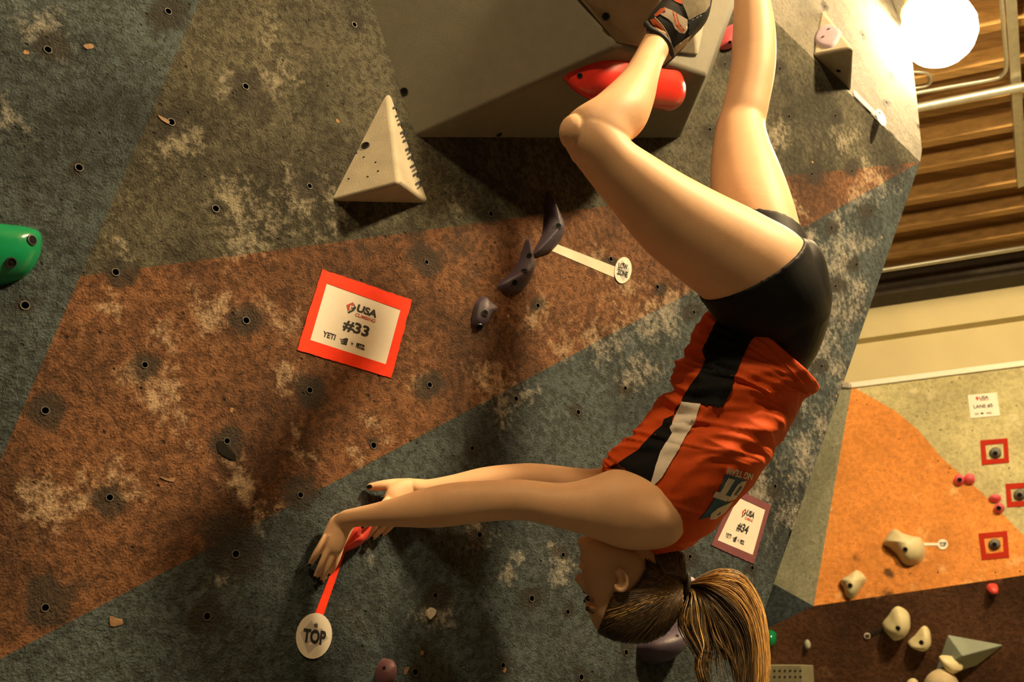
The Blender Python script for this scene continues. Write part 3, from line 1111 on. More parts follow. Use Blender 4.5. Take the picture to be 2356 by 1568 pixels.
# grey triangular volume at the top right, straddling the edge
EP = lambda t: WALL.on(A_PX[0] + (B_PX[0] - A_PX[0]) * t, A_PX[1] + (B_PX[1] - A_PX[1]) * t)
gp = [FAC.on(1888, 10, -0.01), WALL.on(1866, 126, -0.01), WALL.on(1960, 216, -0.01), W(1966, 108, 3.80), FAC.on(1900, 60, -.02)]
gv = facets('triangle_volume', gp[:4], [(0, 1, 3), (1, 2, 3), (2, 0, 3), (0, 2, 1)], M['volume_pale'], 0.02)
tag(gv, 'grey triangular volume with a lilac hold near the lamp', 'volume')
G1 = Plane.pts(gp[0], gp[1], gp[3])
G2 = Plane.pts(gp[1], gp[2], gp[3])
bolt_hole(G2.on(1929, 163, 0.001), G2.n, gv, 1.3, 'bolt_socket')
dome_hold('lilac_hold', G1, [(1874, 95), (1884, 68), (1906, 57), (1930, 66), (1936, 82), (1920, 108), (1895, 111)], (1905, 82), 0.012, M['lilac'],
          'flat lilac hold stuck on the grey triangular volume by the lamp', group='holds on the main wall', power=0.35, bolts=((1893, 85), (1906, 67)), bolt_r=0.006)

# ------------------------------------------------------------------ holds on the main wall
dome_hold('jug_hold', F2, [(1295, 178), (1330, 158), (1380, 141), (1430, 137), (1480, 146), (1530, 156), (1562, 163), (1572, 178), (1565, 200), (1545, 218),
                           (1510, 230), (1470, 222), (1430, 208), (1370, 200), (1320, 192)], (1490, 185), 0.085, M['red'],
          'glossy red jug hold under the climber\'s ankle', group='holds on the main wall', power=0.55, ridge=((1370, 172), (1515, 186)), bolts=((1334, 174),), bolt_r=0.006, rings=12)
dome_hold('pinch_hold', WALL, [(1655, 112), (1662, 80), (1678, 58), (1690, 66), (1692, 95), (1680, 112)], (1676, 88), 0.055, M['pink'],
          'small pink hold peeking out behind the big grey volume', group='holds on the main wall', bolts=((1679, 97),), bolt_r=0.005)
dome_hold('finish_hold', WALL, [(775, 1262), (786, 1235), (800, 1208), (815, 1180), (838, 1165), (852, 1180), (848, 1215), (834, 1246), (812, 1262), (790, 1270)], (820, 1215), 0.050, M['coral'],
          'coral red finish hold between the climber\'s hands', group='holds on the main wall', power=0.6, ridge=((802, 1242), (832, 1195)))
dome_hold('crescent_hold', WALL, [(1259, 437), (1272, 465), (1287, 500), (1293, 532), (1284, 560), (1262, 582), (1225, 592), (1228, 575), (1246, 540), (1252, 500), (1253, 465)], (1268, 530), 0.040, M['purple'],
          'upper dark purple crescent hold with the cream tape', group='holds on the main wall', power=0.65, bolts=((1284, 520),), bolt_r=0.008, rings=11)
dome_hold('crescent_hold', WALL, [(1212, 545), (1219, 575), (1226, 608), (1214, 650), (1193, 673), (1160, 675), (1144, 662), (1152, 645), (1182, 618), (1200, 580)], (1196, 632), 0.042, M['purple'],
          'lower purple crescent hold beside the upper crescent', group='holds on the main wall', power=0.65, bolts=((1206, 623), (1218, 588), (1184, 650)), bolt_r=0.007, rings=11)
dome_hold('foot_chip', WALL, [(1110, 681), (1123, 692), (1141, 708), (1138, 718), (1126, 728), (1112, 752), (1097, 757), (1086, 745), (1086, 722), (1093, 695)], (1110, 718), 0.026, M['purple'],
          'small purple foothold right of the #33 sheet', group='holds on the main wall', power=0.5, bolts=((1116, 719), (1103, 750)), bolt_r=0.007)
dome_hold('round_hold', WALL, [(1466, 1480), (1490, 1455), (1530, 1440), (1562, 1430), (1566, 1465), (1548, 1500), (1515, 1525), (1485, 1524), (1466, 1505)], (1515, 1478), 0.075, M['purple'],
          'rounded purple hold on the wall behind the climber\'s head', group='holds on the main wall', power=0.5, bolts=((1558, 1462),), bolt_r=0.004)
dome_hold('foot_chip', WALL, [(1566, 1330), (1580, 1325), (1588, 1333), (1586, 1348), (1570, 1352)], (1577, 1338), 0.03, M['lilac'],
          'tiny lilac hold beside the hair tie', group='holds on the main wall')
dome_hold('round_hold', WALL, [(868, 1530), (880, 1514), (894, 1516), (902, 1532), (900, 1560), (892, 1580), (868, 1582), (862, 1555)], (883, 1540), 0.035, M['plum'],
          'small plum hold at the bottom below the TOP marker tape', group='holds on the main wall', bolts=((884, 1536),), bolt_r=0.003)
GRP = WALL
gh = dome_hold('jug_hold', WALL, [(-90, 530), (-40, 512), (20, 515), (70, 522), (97, 536), (101, 565), (92, 600), (68, 632), (30, 648), (-30, 655), (-80, 640), (-110, 590)], (0, 575), 0.06, M['green'],
               'glossy green jug hold at the left edge', group='holds on the main wall', power=0.42, bolts=((25, 604), (73, 552)), bolt_r=0.008, base=-0.02, rings=14)

# ------------------------------------------------------------------ sheets, markers, tape on the main wall
sheet(WALL, [(751, 652), (921, 713), (887, 838), (713, 782)], [(740, 620), (947, 690), (899, 870), (683, 805)], M['tape_red'], '#33',
      'competition sheet number 33 framed with bright red tape')
sheet(WALL, [(1697, 1143), (1760, 1172), (1731, 1276), (1650, 1242)], [(1690, 1122), (1773, 1162), (1733, 1297), (1636, 1254)], M['tape_purple'], '#34',
      'competition sheet number 34 framed with purple tape')

strip('marker_tape', WALL, [(782, 1262), (796, 1262), (743, 1416), (722, 1416)], 0.0012, M['tape_red'], 'red tape strip from the finish hold to the TOP card', 'marker tapes')
top = empty('top_marker')
card(top, WALL, ellipse_st(WALL, 721, 1462, 41, 53, math.radians(10)), 0.0015, 0.0015, M['paper'])
qm = quad_map(WALL, [(688, 1425), (758, 1430), (752, 1500), (682, 1496)])
for pl_ in ([(.05, .42), (.38, .0), (.46, .12), (.52, .04), (.62, .18), (.62, .26), (.74, .22), (.98, .55), (.58, .82), (.36, 1.06), (.25, .85)],):
    poly_on('logo_diamond', WALL, qm, pl_, M['greyprint'], top, 0.0034)
poly_on('logo_notch', WALL, qm, [(.40, .70), (.80, .58), (.82, .62), (.30, .84)], M['paper'], top, 0.0037)
text_on('lettering', WALL, quad_map(WALL, [(697, 1444), (749, 1451), (745, 1484), (693, 1476)]), 'TOP', 0, 1, 0, 1, M['black'], top, 0.004, 0.045, 0.0)
screw(top, WALL, 727, 1436, 0.005)
tag(top, 'oval white TOP card pinned at the end of the red tape', 'marker', 'route marker cards')

strip('marker_tape', WALL, [(1266, 576), (1282, 562), (1414, 613), (1412, 638)], 0.0012, M['tape_cream'], 'cream tape strip from the purple crescent to the LOW ZONE card', 'marker tapes')
lz = empty('zone_marker')
card(lz, WALL, ellipse_st(WALL, 1432, 622, 19.5, 30.5, math.radians(8)), 0.0015, 0.0015, M['paper'])
poly_on('logo_diamond', WALL, quad_map(WALL, [(1414, 598), (1449, 600), (1447, 648), (1412, 646)]), [(.1, .45), (.45, .0), (.95, .45), (.6, 1.0)], M['greyprint'], lz, 0.0034)
text_on('lettering', WALL, quad_map(WALL, [(1422, 604), (1443, 609), (1441, 622), (1420, 617)]), 'LOW', 0, 1, 0, 1, M['black'], lz, 0.004, 0.03)
text_on('lettering', WALL, quad_map(WALL, [(1419, 618), (1443, 626), (1441, 640), (1417, 631)]), 'ZONE', 0, 1, 0, 1, M['black'], lz, 0.004, 0.04)
screw(lz, WALL, 1436, 605, 0.005, 0.003)
tag(lz, 'oval white LOW ZONE card beside the climber\'s thigh', 'marker', 'route marker cards')

# tape and card along the upper edge
SP = Plane.pts(WALL.on(1960, 216), WALL.on(2030, 287), FAC.on(2010, 240) + FAC.n * 0.03)
e0, e1 = WALL.on(1962, 214), WALL.on(2032, 284)
w2 = (WALL.n + FAC.n).normalized()
acr = (e1 - e0).cross(w2).normalized() * 0.018
V = [e0 + w2 * .004 + acr, e1 + w2 * .004 + acr, e1 + w2 * .004 - acr, e0 + w2 * .004 - acr]
V += [v + w2 * 0.002 for v in V]
tag(obj('marker_tape', V, [(0, 1, 2, 3), (4, 5, 6, 7), (0, 1, 5, 4), (1, 2, 6, 5), (2, 3, 7, 6), (3, 0, 4, 7)], M['tape_cream']),
    'white tape strip along the wall edge below the grey triangular volume', 'tape', 'marker tapes')
hm = empty('zone_marker')
HP = Plane(WALL.on(2027, 271, 0.03), Vector((0.263, -0.871, 0.417)))
card(hm, HP, ellipse_st(HP, 2027, 271, 8.5, 21, math.radians(-24)), 0, 0.002, M['paper'])
poly_on('logo_diamond', HP, quad_map(HP, [(2020, 262), (2028, 260), (2036, 282), (2030, 285)]), [(0, .5), (.5, 0), (1, .5), (.5, 1)], M['greyprint'], hm, 0.003)
screw(hm, HP, 2024, 259, 0.004, 0.006)
tag(hm, 'white oval card seen edge-on at the wall edge near the lamp', 'marker', 'route marker cards')


# torn scraps of tape and chalk lumps
def scrap(poly, mat, name, label, h=0.001):
    pts = smooth_closed(poly, 2)
    pts = [(x + rnd.uniform(-1.2, 1.2), y + rnd.uniform(-1.2, 1.2)) for x, y in pts]
    st = [np.array(WALL.pst(*p)) for p in pts]
    hh = lambda s: crease_h(s[0], s[1]) + 0.0004
    n = len(st)
    V = [WALL.at(s[0], s[1], hh(s) - 0.004) for s in st] + [WALL.at(s[0], s[1], hh(s) + h + rnd.uniform(0, .0008)) for s in st]
    o = obj(name, V, [tuple(range(n, 2 * n))] + [(i, (i + 1) % n, n + (i + 1) % n, n + i) for i in range(n)], mat)
    bm = bmesh.new()
    bm.from_mesh(o.data)
    bmesh.ops.recalc_face_normals(bm, faces=bm.faces)
    bm.to_mesh(o.data)
    bm.free()
    tag(o, label, 'scrap', 'torn scraps stuck on the main wall')


scrap([(198, 95), (212, 93), (222, 99), (214, 106), (200, 102)], M['scrap'], 'tape_scrap', 'torn tan scrap right of the top left bolt hole')
scrap([(362, 264), (372, 268), (390, 279), (386, 285), (372, 278)], M['scrap'], 'tape_scrap', 'slim orange tape scrap running into a bolt hole')
scrap([(252, 1416), (262, 1420), (280, 1424), (281, 1436), (266, 1440), (254, 1440)], M['scrap'], 'tape_scrap', 'square tan scrap low on the blue-grey paint at left')
scrap([(368, 1096), (384, 1101), (402, 1097), (398, 1107), (380, 1105)], M['scrap'], 'tape_scrap', 'curled tan scrap on the orange band')
scrap([(929, 1540), (938, 1534), (941, 1536), (933, 1549), (928, 1550)], M['scrap'], 'tape_scrap', 'small orange scrap near the bottom below the arm')
scrap([(980, 1405), (990, 1398), (999, 1402), (997, 1415), (986, 1424), (979, 1417)], M['scrap_white'], 'chalk_lump', 'white chalk lump under a bolt hole below the arm', 0.006)
scrap([(498, 1020), (508, 1012), (525, 1030), (542, 1048), (540, 1060), (520, 1052), (502, 1040)], M['hole'], 'tape_scrap', 'black torn tape residue on the orange band', 0.0008)

# ------------------------------------------------------------------ things on the far wall
def far_hold(outline, peak, h, mat, label, plane=FAR, name='far_hold', bolts=(), power=0.5, sm=4, ridge=None, scoop=0):
    return dome_hold(name, plane, outline, peak, h, mat, label, group='holds on the far wall', rings=8, power=power, bolts=bolts, smooth_n=sm, bolt_r=0.014, ridge=ridge, scoop=scoop)


def blob(cx, cy, rx, ry, rot=0, n=9, j=0.1):
    return [(cx + rx * (1 + rnd.uniform(-j, j)) * math.cos(2 * math.pi * i / n + rot), cy + ry * (1 + rnd.uniform(-j, j)) * math.sin(2 * math.pi * i / n + rot)) for i in range(n)]


far_hold([(2030, 1250), (2040, 1232), (2053, 1217), (2075, 1228), (2100, 1236), (2121, 1240), (2129, 1258), (2127, 1280), (2115, 1295), (2093, 1301), (2076, 1294), (2062, 1274), (2046, 1260)],
         (2085, 1262), 0.16, M['ivory'], 'largest ivory hold with the small TOP marker on the far wall', bolts=((2083, 1263),))
far_hold([(1931, 1337), (1950, 1325), (1968, 1312), (1980, 1314), (1994, 1331), (1984, 1350), (1972, 1368), (1958, 1377), (1946, 1371), (1940, 1352)],
         (1962, 1345), 0.12, M['ivory'], 'ivory hold low on the left of the orange triangle', bolts=((1956, 1346),))
far_hold([(2029, 1438), (2044, 1415), (2056, 1398), (2070, 1394), (2090, 1408), (2094, 1432), (2082, 1455), (2064, 1466), (2048, 1465)],
         (2066, 1430), 0.12, M['ivory'], 'upper of the two ivory holds on the brown band', LOWP, bolts=((2066, 1444),))
far_hold([(2087, 1478), (2104, 1461), (2124, 1439), (2138, 1447), (2142, 1470), (2134, 1485), (2120, 1492), (2102, 1487)],
         (2120, 1470), 0.10, M['ivory'], 'lower of the two ivory holds on the brown band', LOWP, bolts=((2120, 1477),))
far_hold(blob(2206, 1106, 13, 13), (2206, 1106), 0.07, M['pink'], 'left hold of the upper pink pair on the far wall', bolts=((2208, 1103),))
far_hold(blob(2230, 1103, 14, 13), (2230, 1103), 0.08, M['pink'], 'right hold of the upper pink pair on the far wall')
far_hold(blob(2289, 1147, 14, 9), (2289, 1147), 0.07, M['pink'], 'upper hold of the lower pink pair on the far wall')
far_hold(blob(2298, 1170, 13, 12), (2298, 1170), 0.07, M['pink'], 'lower hold of the lower pink pair on the far wall', bolts=((2298, 1168),))
far_hold(blob(2283, 1351, 14, 11), (2283, 1351), 0.07, M['coral'], 'small red hold at the top of the brown band', LOWP)
far_hold(blob(1772, 1465, 16, 16), (1772, 1465), 0.08, M['green'], 'dark green hold beside the ponytail', LOWP)
far_hold(blob(1858, 1481, 8, 10), (1858, 1481), 0.04, M['far_green'], 'tiny pale green hold on the brown band', LOWP)
M['dusty'] = plain('dusty_grey_hold', (0.16, 0.155, 0.12), 0.7, 0.15, 20)
for i, (outer, inner, c, lab) in enumerate((
        ([(2255, 1013), (2318, 1008), (2322, 1064), (2259, 1070)], [(2267, 1024), (2308, 1020), (2310, 1054), (2270, 1057)], (2290, 1042), 'top'),
        ([(2313, 1113), (2386, 1108), (2390, 1162), (2317, 1167)], [(2325, 1125), (2375, 1121), (2377, 1150), (2328, 1154)], (2346, 1138), 'middle'),
        ([(2251, 1227), (2317, 1221), (2322, 1282), (2259, 1288)], [(2264, 1238), (2307, 1234), (2309, 1269), (2269, 1274)], (2288, 1252), 'lowest'))):
    fr = empty('tape_square')
    so = [np.array(FAR.pst(*p)) for p in outer]
    si = [np.array(FAR.pst(*p)) for p in inner]
    for k in range(4):
        flat('tape_strip', FAR, [so[k], so[(k + 1) % 4], si[(k + 1) % 4], si[k]], 0.006, M['tape_red_dark'] if 'tape_red_dark' in M else M.setdefault('tape_red_dark', plain('dark_red_tape', (0.36, 0.022, 0.008), 0.9, 0.05, spec=0.15)), fr)
    tag(fr, f'{lab} red tape square on the far wall', 'tape', 'red tape squares on the far wall')
    far_hold(blob(c[0], c[1], 15, 13, 0, 12, 0.03), c, 0.06, M['dusty'], f'round grey hold inside the {lab} red tape square', bolts=((c[0], c[1]),), name='round_hold')
# lane sheet
ls = empty('lane_sign')
lq = [(2226, 909), (2293, 903), (2301, 956), (2233, 962)]
qm = quad_map(FAR, lq)
st = [qm(0, 0), qm(1, 0), qm(1, 1), qm(0, 1)]
V = [FAR.at(s[0], s[1], h) for h in (0.001, 0.006) for s in st]
obj('paper_sheet', V, [(4, 5, 6, 7), (3, 2, 1, 0), (0, 1, 5, 4), (1, 2, 6, 5), (2, 3, 7, 6), (3, 0, 4, 7)], M['paper'], ls)
text_on('lettering', FAR, qm, 'USA', .38, .70, .10, .24, M['black'], ls, 0.008, 0.03)
poly_on('logo_diamond', FAR, qm, [(.25, .18), (.31, .08), (.37, .18), (.31, .29)], M['redprint'], ls, 0.008)
poly_on('logo_underline', FAR, qm, [(.40, .265), (.70, .265), (.70, .295), (.40, .295)], M['redprint'], ls, 0.008)
text_on('lettering', FAR, qm, 'LANE #5', .15, .80, .46, .63, M['black'], ls, 0.008, 0.02)
text_on('lettering', FAR, qm, 'YETI', .15, .30, .82, .89, M['black'], ls, 0.008, 0.02)
poly_on('sponsor_mark', FAR, qm, [(.36, .81), (.45, .81), (.45, .89), (.36, .87)], M['black'], ls, 0.008)
text_on('lettering', FAR, qm, 'PETZL', .56, .74, .83, .89, M['black'], ls, 0.008, 0.03)
tag(ls, 'white LANE #5 sheet on the olive part of the far wall', 'sign')
# small TOP marker on the far wall
strip('marker_tape', FAR, [(2124, 1248), (2160, 1249), (2160, 1255), (2124, 1255)], 0.006, M['paper'], 'short white tape at the largest ivory hold', 'marker tapes')
tm = empty('top_marker')
card(tm, FAR, ellipse_st(FAR, 2169, 1252, 12, 12, 0), 0.002, 0.006, M['paper'])
text_on('lettering', FAR, quad_map(FAR, [(2161, 1248), (2177, 1247), (2177, 1257), (2161, 1258)]), 'TOP', 0, 1, 0, 1, M['black'], tm, 0.012, 0.03)
tag(tm, 'tiny round TOP card on the far orange wall', 'marker', 'route marker cards')
strip('marker_tape', LOWP, [(2004, 1457), (2030, 1442), (2032, 1447), (2006, 1463)], 0.006, M['black'], 'short black tape at the upper ivory hold of the brown band', 'marker tapes')
tm = empty('zone_marker')
card(tm, LOWP, ellipse_st(LOWP, 1995, 1461, 7.5, 6.5, 0), 0.002, 0.006, M['paper'])
card(tm, LOWP, ellipse_st(LOWP, 1995, 1461, 5, 4, 0), 0.006, 0.004, M['far_brown'])
tag(tm, 'tiny ring card on the brown band', 'marker', 'route marker cards')
# teal volume with an ivory hold, round ball hold, dotted box at the bottom
M['teal'] = plain('teal_grey_volume', (0.27, 0.31, 0.24), 0.7, 0.12, 4)
lp = lambda x, y, h=0.002: LOWP.on(x, y, h)
tv_pts = [lp(2180, 1458), lp(2312, 1482), lp(2248, 1530), lp(2180, 1552), lp(2150, 1546), LOWP.on(2215, 1508, 0.18)]
tv = facets('triangle_volume', tv_pts, [(0, 1, 5), (1, 2, 5), (2, 3, 5), (3, 4, 5), (4, 0, 5), (4, 3, 2, 1, 0)], M['teal'], 0.01)
tag(tv, 'teal-grey volume with a chalky corner at the bottom right', 'volume')
TVP = Plane.pts(tv_pts[4], tv_pts[0], tv_pts[5])
far_hold([(2160, 1512), (2172, 1507), (2196, 1511), (2210, 1520), (2216, 1533), (2204, 1540), (2188, 1545), (2172, 1535)], (2188, 1526), 0.07, M['ivory'],
         'ivory hold on the teal-grey volume', Plane(LOWP.on(2188, 1526, 0.10), LOWP.n))
far_hold(blob(2166, 1590, 44, 52, 0, 16, 0.02), (2166, 1590), 0.30, plain('tan_ball_hold', (0.50, 0.40, 0.24), 0.7, 0.3, 6), 'big tan ball-shaped hold cut by the bottom edge', Plane(LOWP.on(2166, 1590, 0.12), LOWP.n), name='ball_hold')
far_hold(blob(2100, 1572, 13, 12, 0, 9, .05), (2100, 1572), 0.07, M['ivory'], 'small yellowish hold left of the tan ball hold', Plane(LOWP.on(2100, 1572, 0.02), LOWP.n))
M['dotbox'] = plain('grey_box_volume', (0.33, 0.30, 0.18), 0.8, 0.06)
bx = [lp(1745, 1528, .25), lp(1845, 1528, .25), lp(1850, 1640, .25), lp(1745, 1640, .25), lp(1745, 1528), lp(1872, 1529), lp(1878, 1640), lp(1745, 1640)]
box = facets('box_volume', bx, [(0, 1, 2, 3), (0, 4, 5, 1), (1, 5, 6, 2), (3, 2, 6, 7), (0, 3, 7, 4), (4, 7, 6, 5)], M['dotbox'], 0.01)
tag(box, 'grey dotted box volume at the bottom under the ponytail', 'volume')
BP = Plane.pts(bx[0], bx[1], bx[2])
for i in range(7):
    for j in range(3):
        bolt_hole(BP.on(1770 + i * 12, 1542 + j * 14, 0.002), BP.n, box, 1.0, 'screw_hole')

# ------------------------------------------------------------------ the climber
M['skin'] = plain('skin', (0.78, 0.485, 0.28), 0.52, 0.05, 14, 0.12, 500, spec=0.35)
M['orange_cloth'] = plain('orange_jersey', (0.66, 0.085, 0.010), 0.75, 0.06, 60, 0.2, 900, spec=0.25)
M['black_cloth'] = plain('black_jersey', (0.007, 0.008, 0.009), 0.8, 0.1, 60, 0.2, 900, spec=0.15)
M['white_cloth'] = plain('white_jersey', (0.86, 0.79, 0.70), 0.8, 0.04, 60, 0.2, 900, spec=0.2)
M['blue_print'] = plain('blue_print', (0.05, 0.13, 0.18), 0.7, 0.08)
M['cream_print'] = plain('cream_print', (0.84, 0.75, 0.58), 0.7, 0.05)
M['shorts'] = plain('black_shorts', (0.0045, 0.005, 0.0052), 0.55, 0.1, 40, 0.15, 700, spec=0.22)
M['shoe_black'] = plain('shoe_black', (0.014, 0.015, 0.018), 0.6, 0.2, 60)
M['shoe_navy'] = plain('shoe_rubber', (0.022, 0.028, 0.032), 0.5, 0.2, 60)
M['shoe_suede'] = plain('shoe_suede', (0.30, 0.26, 0.18), 0.9, 0.15, 60)
M['shoe_sole'] = plain('shoe_sole', (0.36, 0.29, 0.19), 0.8, 0.15, 60)
M['shoe_orange'] = plain('shoe_orange', (0.70, 0.13, 0.035), 0.7, 0.1, 60)
M['shoe_white'] = plain('shoe_strap_white', (0.70, 0.60, 0.48), 0.6, 0.04)
M['nail'] = plain('black_nail_polish', (0.01, 0.009, 0.009), 0.15, 0.05)
M['hair_dark'] = plain('hair_dark_blond', (0.060, 0.037, 0.017), 0.45, 0.2, 90)
M['hair_mid'] = plain('hair_blond', (0.18, 0.105, 0.038), 0.42, 0.2, 90)
M['hair_light'] = plain('hair_blond_and_rim_light', (0.74, 0.44, 0.14), 0.40, 0.2, 90)
M['lash'] = plain('lash', (0.01, 0.008, 0.006), 0.6)
M['eye'] = plain('eyeball', (0.35, 0.28, 0.22), 0.2)


def loft_grid(rings, n=8, seg=40, grow=0.0, sq=2.0):
    """rings: (x1,y1,x2,y2,depth,half_depth): the two silhouette points in the photo, the depth and half thickness in metres"""
    R = catmull(rings, n)
    C = [W((r[0] + r[2]) / 2, (r[1] + r[3]) / 2, r[4]) for r in R]
    G = []
    m = len(R)
    prev = None
    for i, r in enumerate(R):
        k = r[4] / FPX / 2
        n1 = RX * ((r[2] - r[0]) * k) - UY * ((r[3] - r[1]) * k)
        t = C[min(i + 1, m - 1)] - C[max(i - 1, 0)]
        n2 = t.cross(n1)
        if n2.length < 1e-9:
            n2 = -FZ
        n2.normalize()
        n2 = (n2 - n1.normalized() * n2.dot(n1.normalized())).normalized()
        if prev is not None and n2.dot(prev) < 0:
            n2 = -n2
        if prev is None and n2.dot(FZ) > 0:
            n2 = -n2
        prev = n2
        L = max(n1.length + grow, 1e-4)
        n1 = n1.normalized() * L
        n2 = n2 * max(r[5] + grow, 1e-4)
        row = []
        for q in range(seg):
            w = 2 * math.pi * q / seg
            c, s = math.cos(w), math.sin(w)
            if sq != 2.0:
                c = math.copysign(abs(c) ** (2 / sq), c)
                s = math.copysign(abs(s) ** (2 / sq), s)
            row.append(C[i] + n1 * c + n2 * s)
        G.append(row)
    return G


def grid_mesh(G, cap=True):
    m, s = len(G), len(G[0])
    V = [p for r in G for p in r]
    F = []
    for i in range(m - 1):
        for q in range(s):
            F.append((i * s + q, i * s + (q + 1) % s, (i + 1) * s + (q + 1) % s, (i + 1) * s + q))
    if cap:
        for i, flip in ((0, True), (m - 1, False)):
            c = sum(G[i], Vector()) / s
            V.append(c)
            k = len(V) - 1
            for q in range(s):
                a, b = i * s + q, i * s + (q + 1) % s
                F.append((k, b, a) if flip else (k, a, b))
    return V, F


def loft(rings, n=8, seg=72, grow=0.0, sq=2.0):
    return grid_mesh(loft_grid(rings, n, seg, grow, sq))


def ball(p, r, ax=(1, 1, 1)):
    bm = bmesh.new()
    bmesh.ops.create_uvsphere(bm, u_segments=16, v_segments=10, radius=r)
    V = [p + RX * (v.co.x * ax[0]) + UY * (v.co.y * ax[1]) + FZ * (v.co.z * ax[2]) for v in bm.verts]
    F = [tuple(v.index for v in f.verts) for f in bm.faces]
    bm.free()
    return V, F


def wd(px, py, off):
    return to_px(WALL.on(px, py, off))[2]


def finger(pts, n=6, seg=12):
    """pts: (px, py, offset from the wall in m, radius in px)"""
    P = catmull(pts, n)
    path, rad = [], []
    for (x, y, o, r) in P:
        p = WALL.on(x, y, o)
        path.append(p)
        rad.append(r * to_px(p)[2] / FPX)
    d = (path[-1] - path[-2]).normalized()
    e, r0 = path[-1], rad[-1]
    for k in (0.45, 0.8, 0.97):
        path.append(e + d * (r0 * k))
        rad.append(r0 * math.sqrt(max(1 - k * k, 0.02)))
    return tube_verts(path, rad, seg)


def relax(me, iters, keep=None):
    """even out the voxel steps; fine parts (hands, face) are relaxed less"""
    n = len(me.vertices)
    co = np.empty(n * 3)
    me.vertices.foreach_get('co', co)
    co = co.reshape(-1, 3)
    ed = np.empty(len(me.edges) * 2, int)
    me.edges.foreach_get('vertices', ed)
    ed = ed.reshape(-1, 2)
    deg = np.bincount(ed.ravel(), minlength=n)[:, None].astype(float)
    w = np.ones((n, 1))
    if keep is not None:
        q = co - np.array(CAM)
        d = q @ np.array(FZ)
        x = FW / 2 + FPX * (q @ np.array(RX)) / d
        y = FH / 2 - FPX * (q @ np.array(UY)) / d
        w = keep(x, y)[:, None]
    for it in range(iters):
        s = np.zeros_like(co)
        for k in range(3):
            s[:, k] = np.bincount(ed[:, 0], co[ed[:, 1], k], n) + np.bincount(ed[:, 1], co[ed[:, 0], k], n)
        s /= np.maximum(deg, 1)
        f = 0.5 if it % 2 == 0 else -0.48
        ww = w if it >= 6 else np.ones_like(w)
        co = co + (s - co) * f * ww
    me.vertices.foreach_set('co', co.ravel())


def remeshed(name, parts, voxel, smooth_it, mats, parent=None, keep=None):
    V, F = merge(parts)
    tmp = obj('tmp', V, F, mats)
    bm = bmesh.new()
    bm.from_mesh(tmp.data)
    bmesh.ops.recalc_face_normals(bm, faces=bm.faces)
    bm.to_mesh(tmp.data)
    bm.free()
    md = tmp.modifiers.new('r', 'REMESH')
    md.mode = 'VOXEL'
    md.voxel_size = voxel
    dg = bpy.context.evaluated_depsgraph_get()
    me = bpy.data.meshes.new_from_object(tmp.evaluated_get(dg))
    me.name = name
    bpy.data.objects.remove(tmp)
    me.materials.clear()
    relax(me, smooth_it, keep)
    return link(name, me, mats, parent, True)


def bvh_of(o):
    bm = bmesh.new()
    bm.from_mesh(o.data)
    b = BVHTree.FromBMesh(bm)
    bm.free()
    return b


def drape(name, poly, bvh, off, mat, parent, spacing=3.0, close=0):
    """a cloth panel: traced outline laid on the surface below it"""
    if close:
        poly = smooth_closed(poly, close)
    dense = []
    m = len(poly)
    for i in range(m):
        a, c = np.array(poly[i], float), np.array(poly[(i + 1) % m], float)
        k = max(1, int(np.linalg.norm(c - a) / spacing))
        dense += [tuple(a + (c - a) * q / k) for q in range(k)]
    o = np.array(dense)
    G = np.array([(x, y) for x in np.arange(o[:, 0].min(), o[:, 0].max(), spacing) for y in np.arange(o[:, 1].min(), o[:, 1].max(), spacing)] or [(1e6, 1e6)])
    keep = inpoly(G, dense)
    d = np.sqrt(((G[:, None] - o[None]) ** 2).sum(-1)).min(1)
    V2 = dense + [tuple(g) for g in G[keep & (d > spacing * 0.5)]]
    E = [(i, (i + 1) % len(dense)) for i in range(len(dense))]
    r = delaunay_2d_cdt([Vector(v) for v in V2], E, [], 0, 1e-4, False)
    vv = np.array([tuple(v) for v in r[0]])
    ff = [f for f in r[2]]
    cc = np.array([vv[list(f)].mean(0) for f in ff])
    ok = inpoly(cc, dense)
    return drape_mesh(name, vv, [f for f, k in zip(ff, ok) if k], bvh, off, mat, parent)


def drape_mesh(name, vv, ff, bvh, off, mat, parent):
    P = []
    for x, y in vv:
        r = ray(x, y).normalized()
        loc, nor, idx, dist = bvh.ray_cast(CAM, r)
        if loc is None:
            P.append(None)
        else:
            if nor.dot(r) > 0:
                nor = -nor
            P.append(loc + nor * off)
    idx = {}
    V, F = [], []
    for f in ff:
        if any(P[i] is None for i in f):
            continue
        ds = [(P[i] - CAM).length for i in f]
        if max(ds) - min(ds) > 0.08:
            continue
        q = []
        for i in f:
            if i not in idx:
                idx[i] = len(V)
                V.append(P[i])
            q.append(idx[i])
        F.append(tuple(q))
    if not F:
        return None
    o = obj(name, V, F, mat, parent, True)
    me = o.data
    s = sum(1 if p.normal.dot(p.center - CAM) > 0 else -1 for p in me.polygons)
    if s > 0:
        me.flip_normals()
    return o


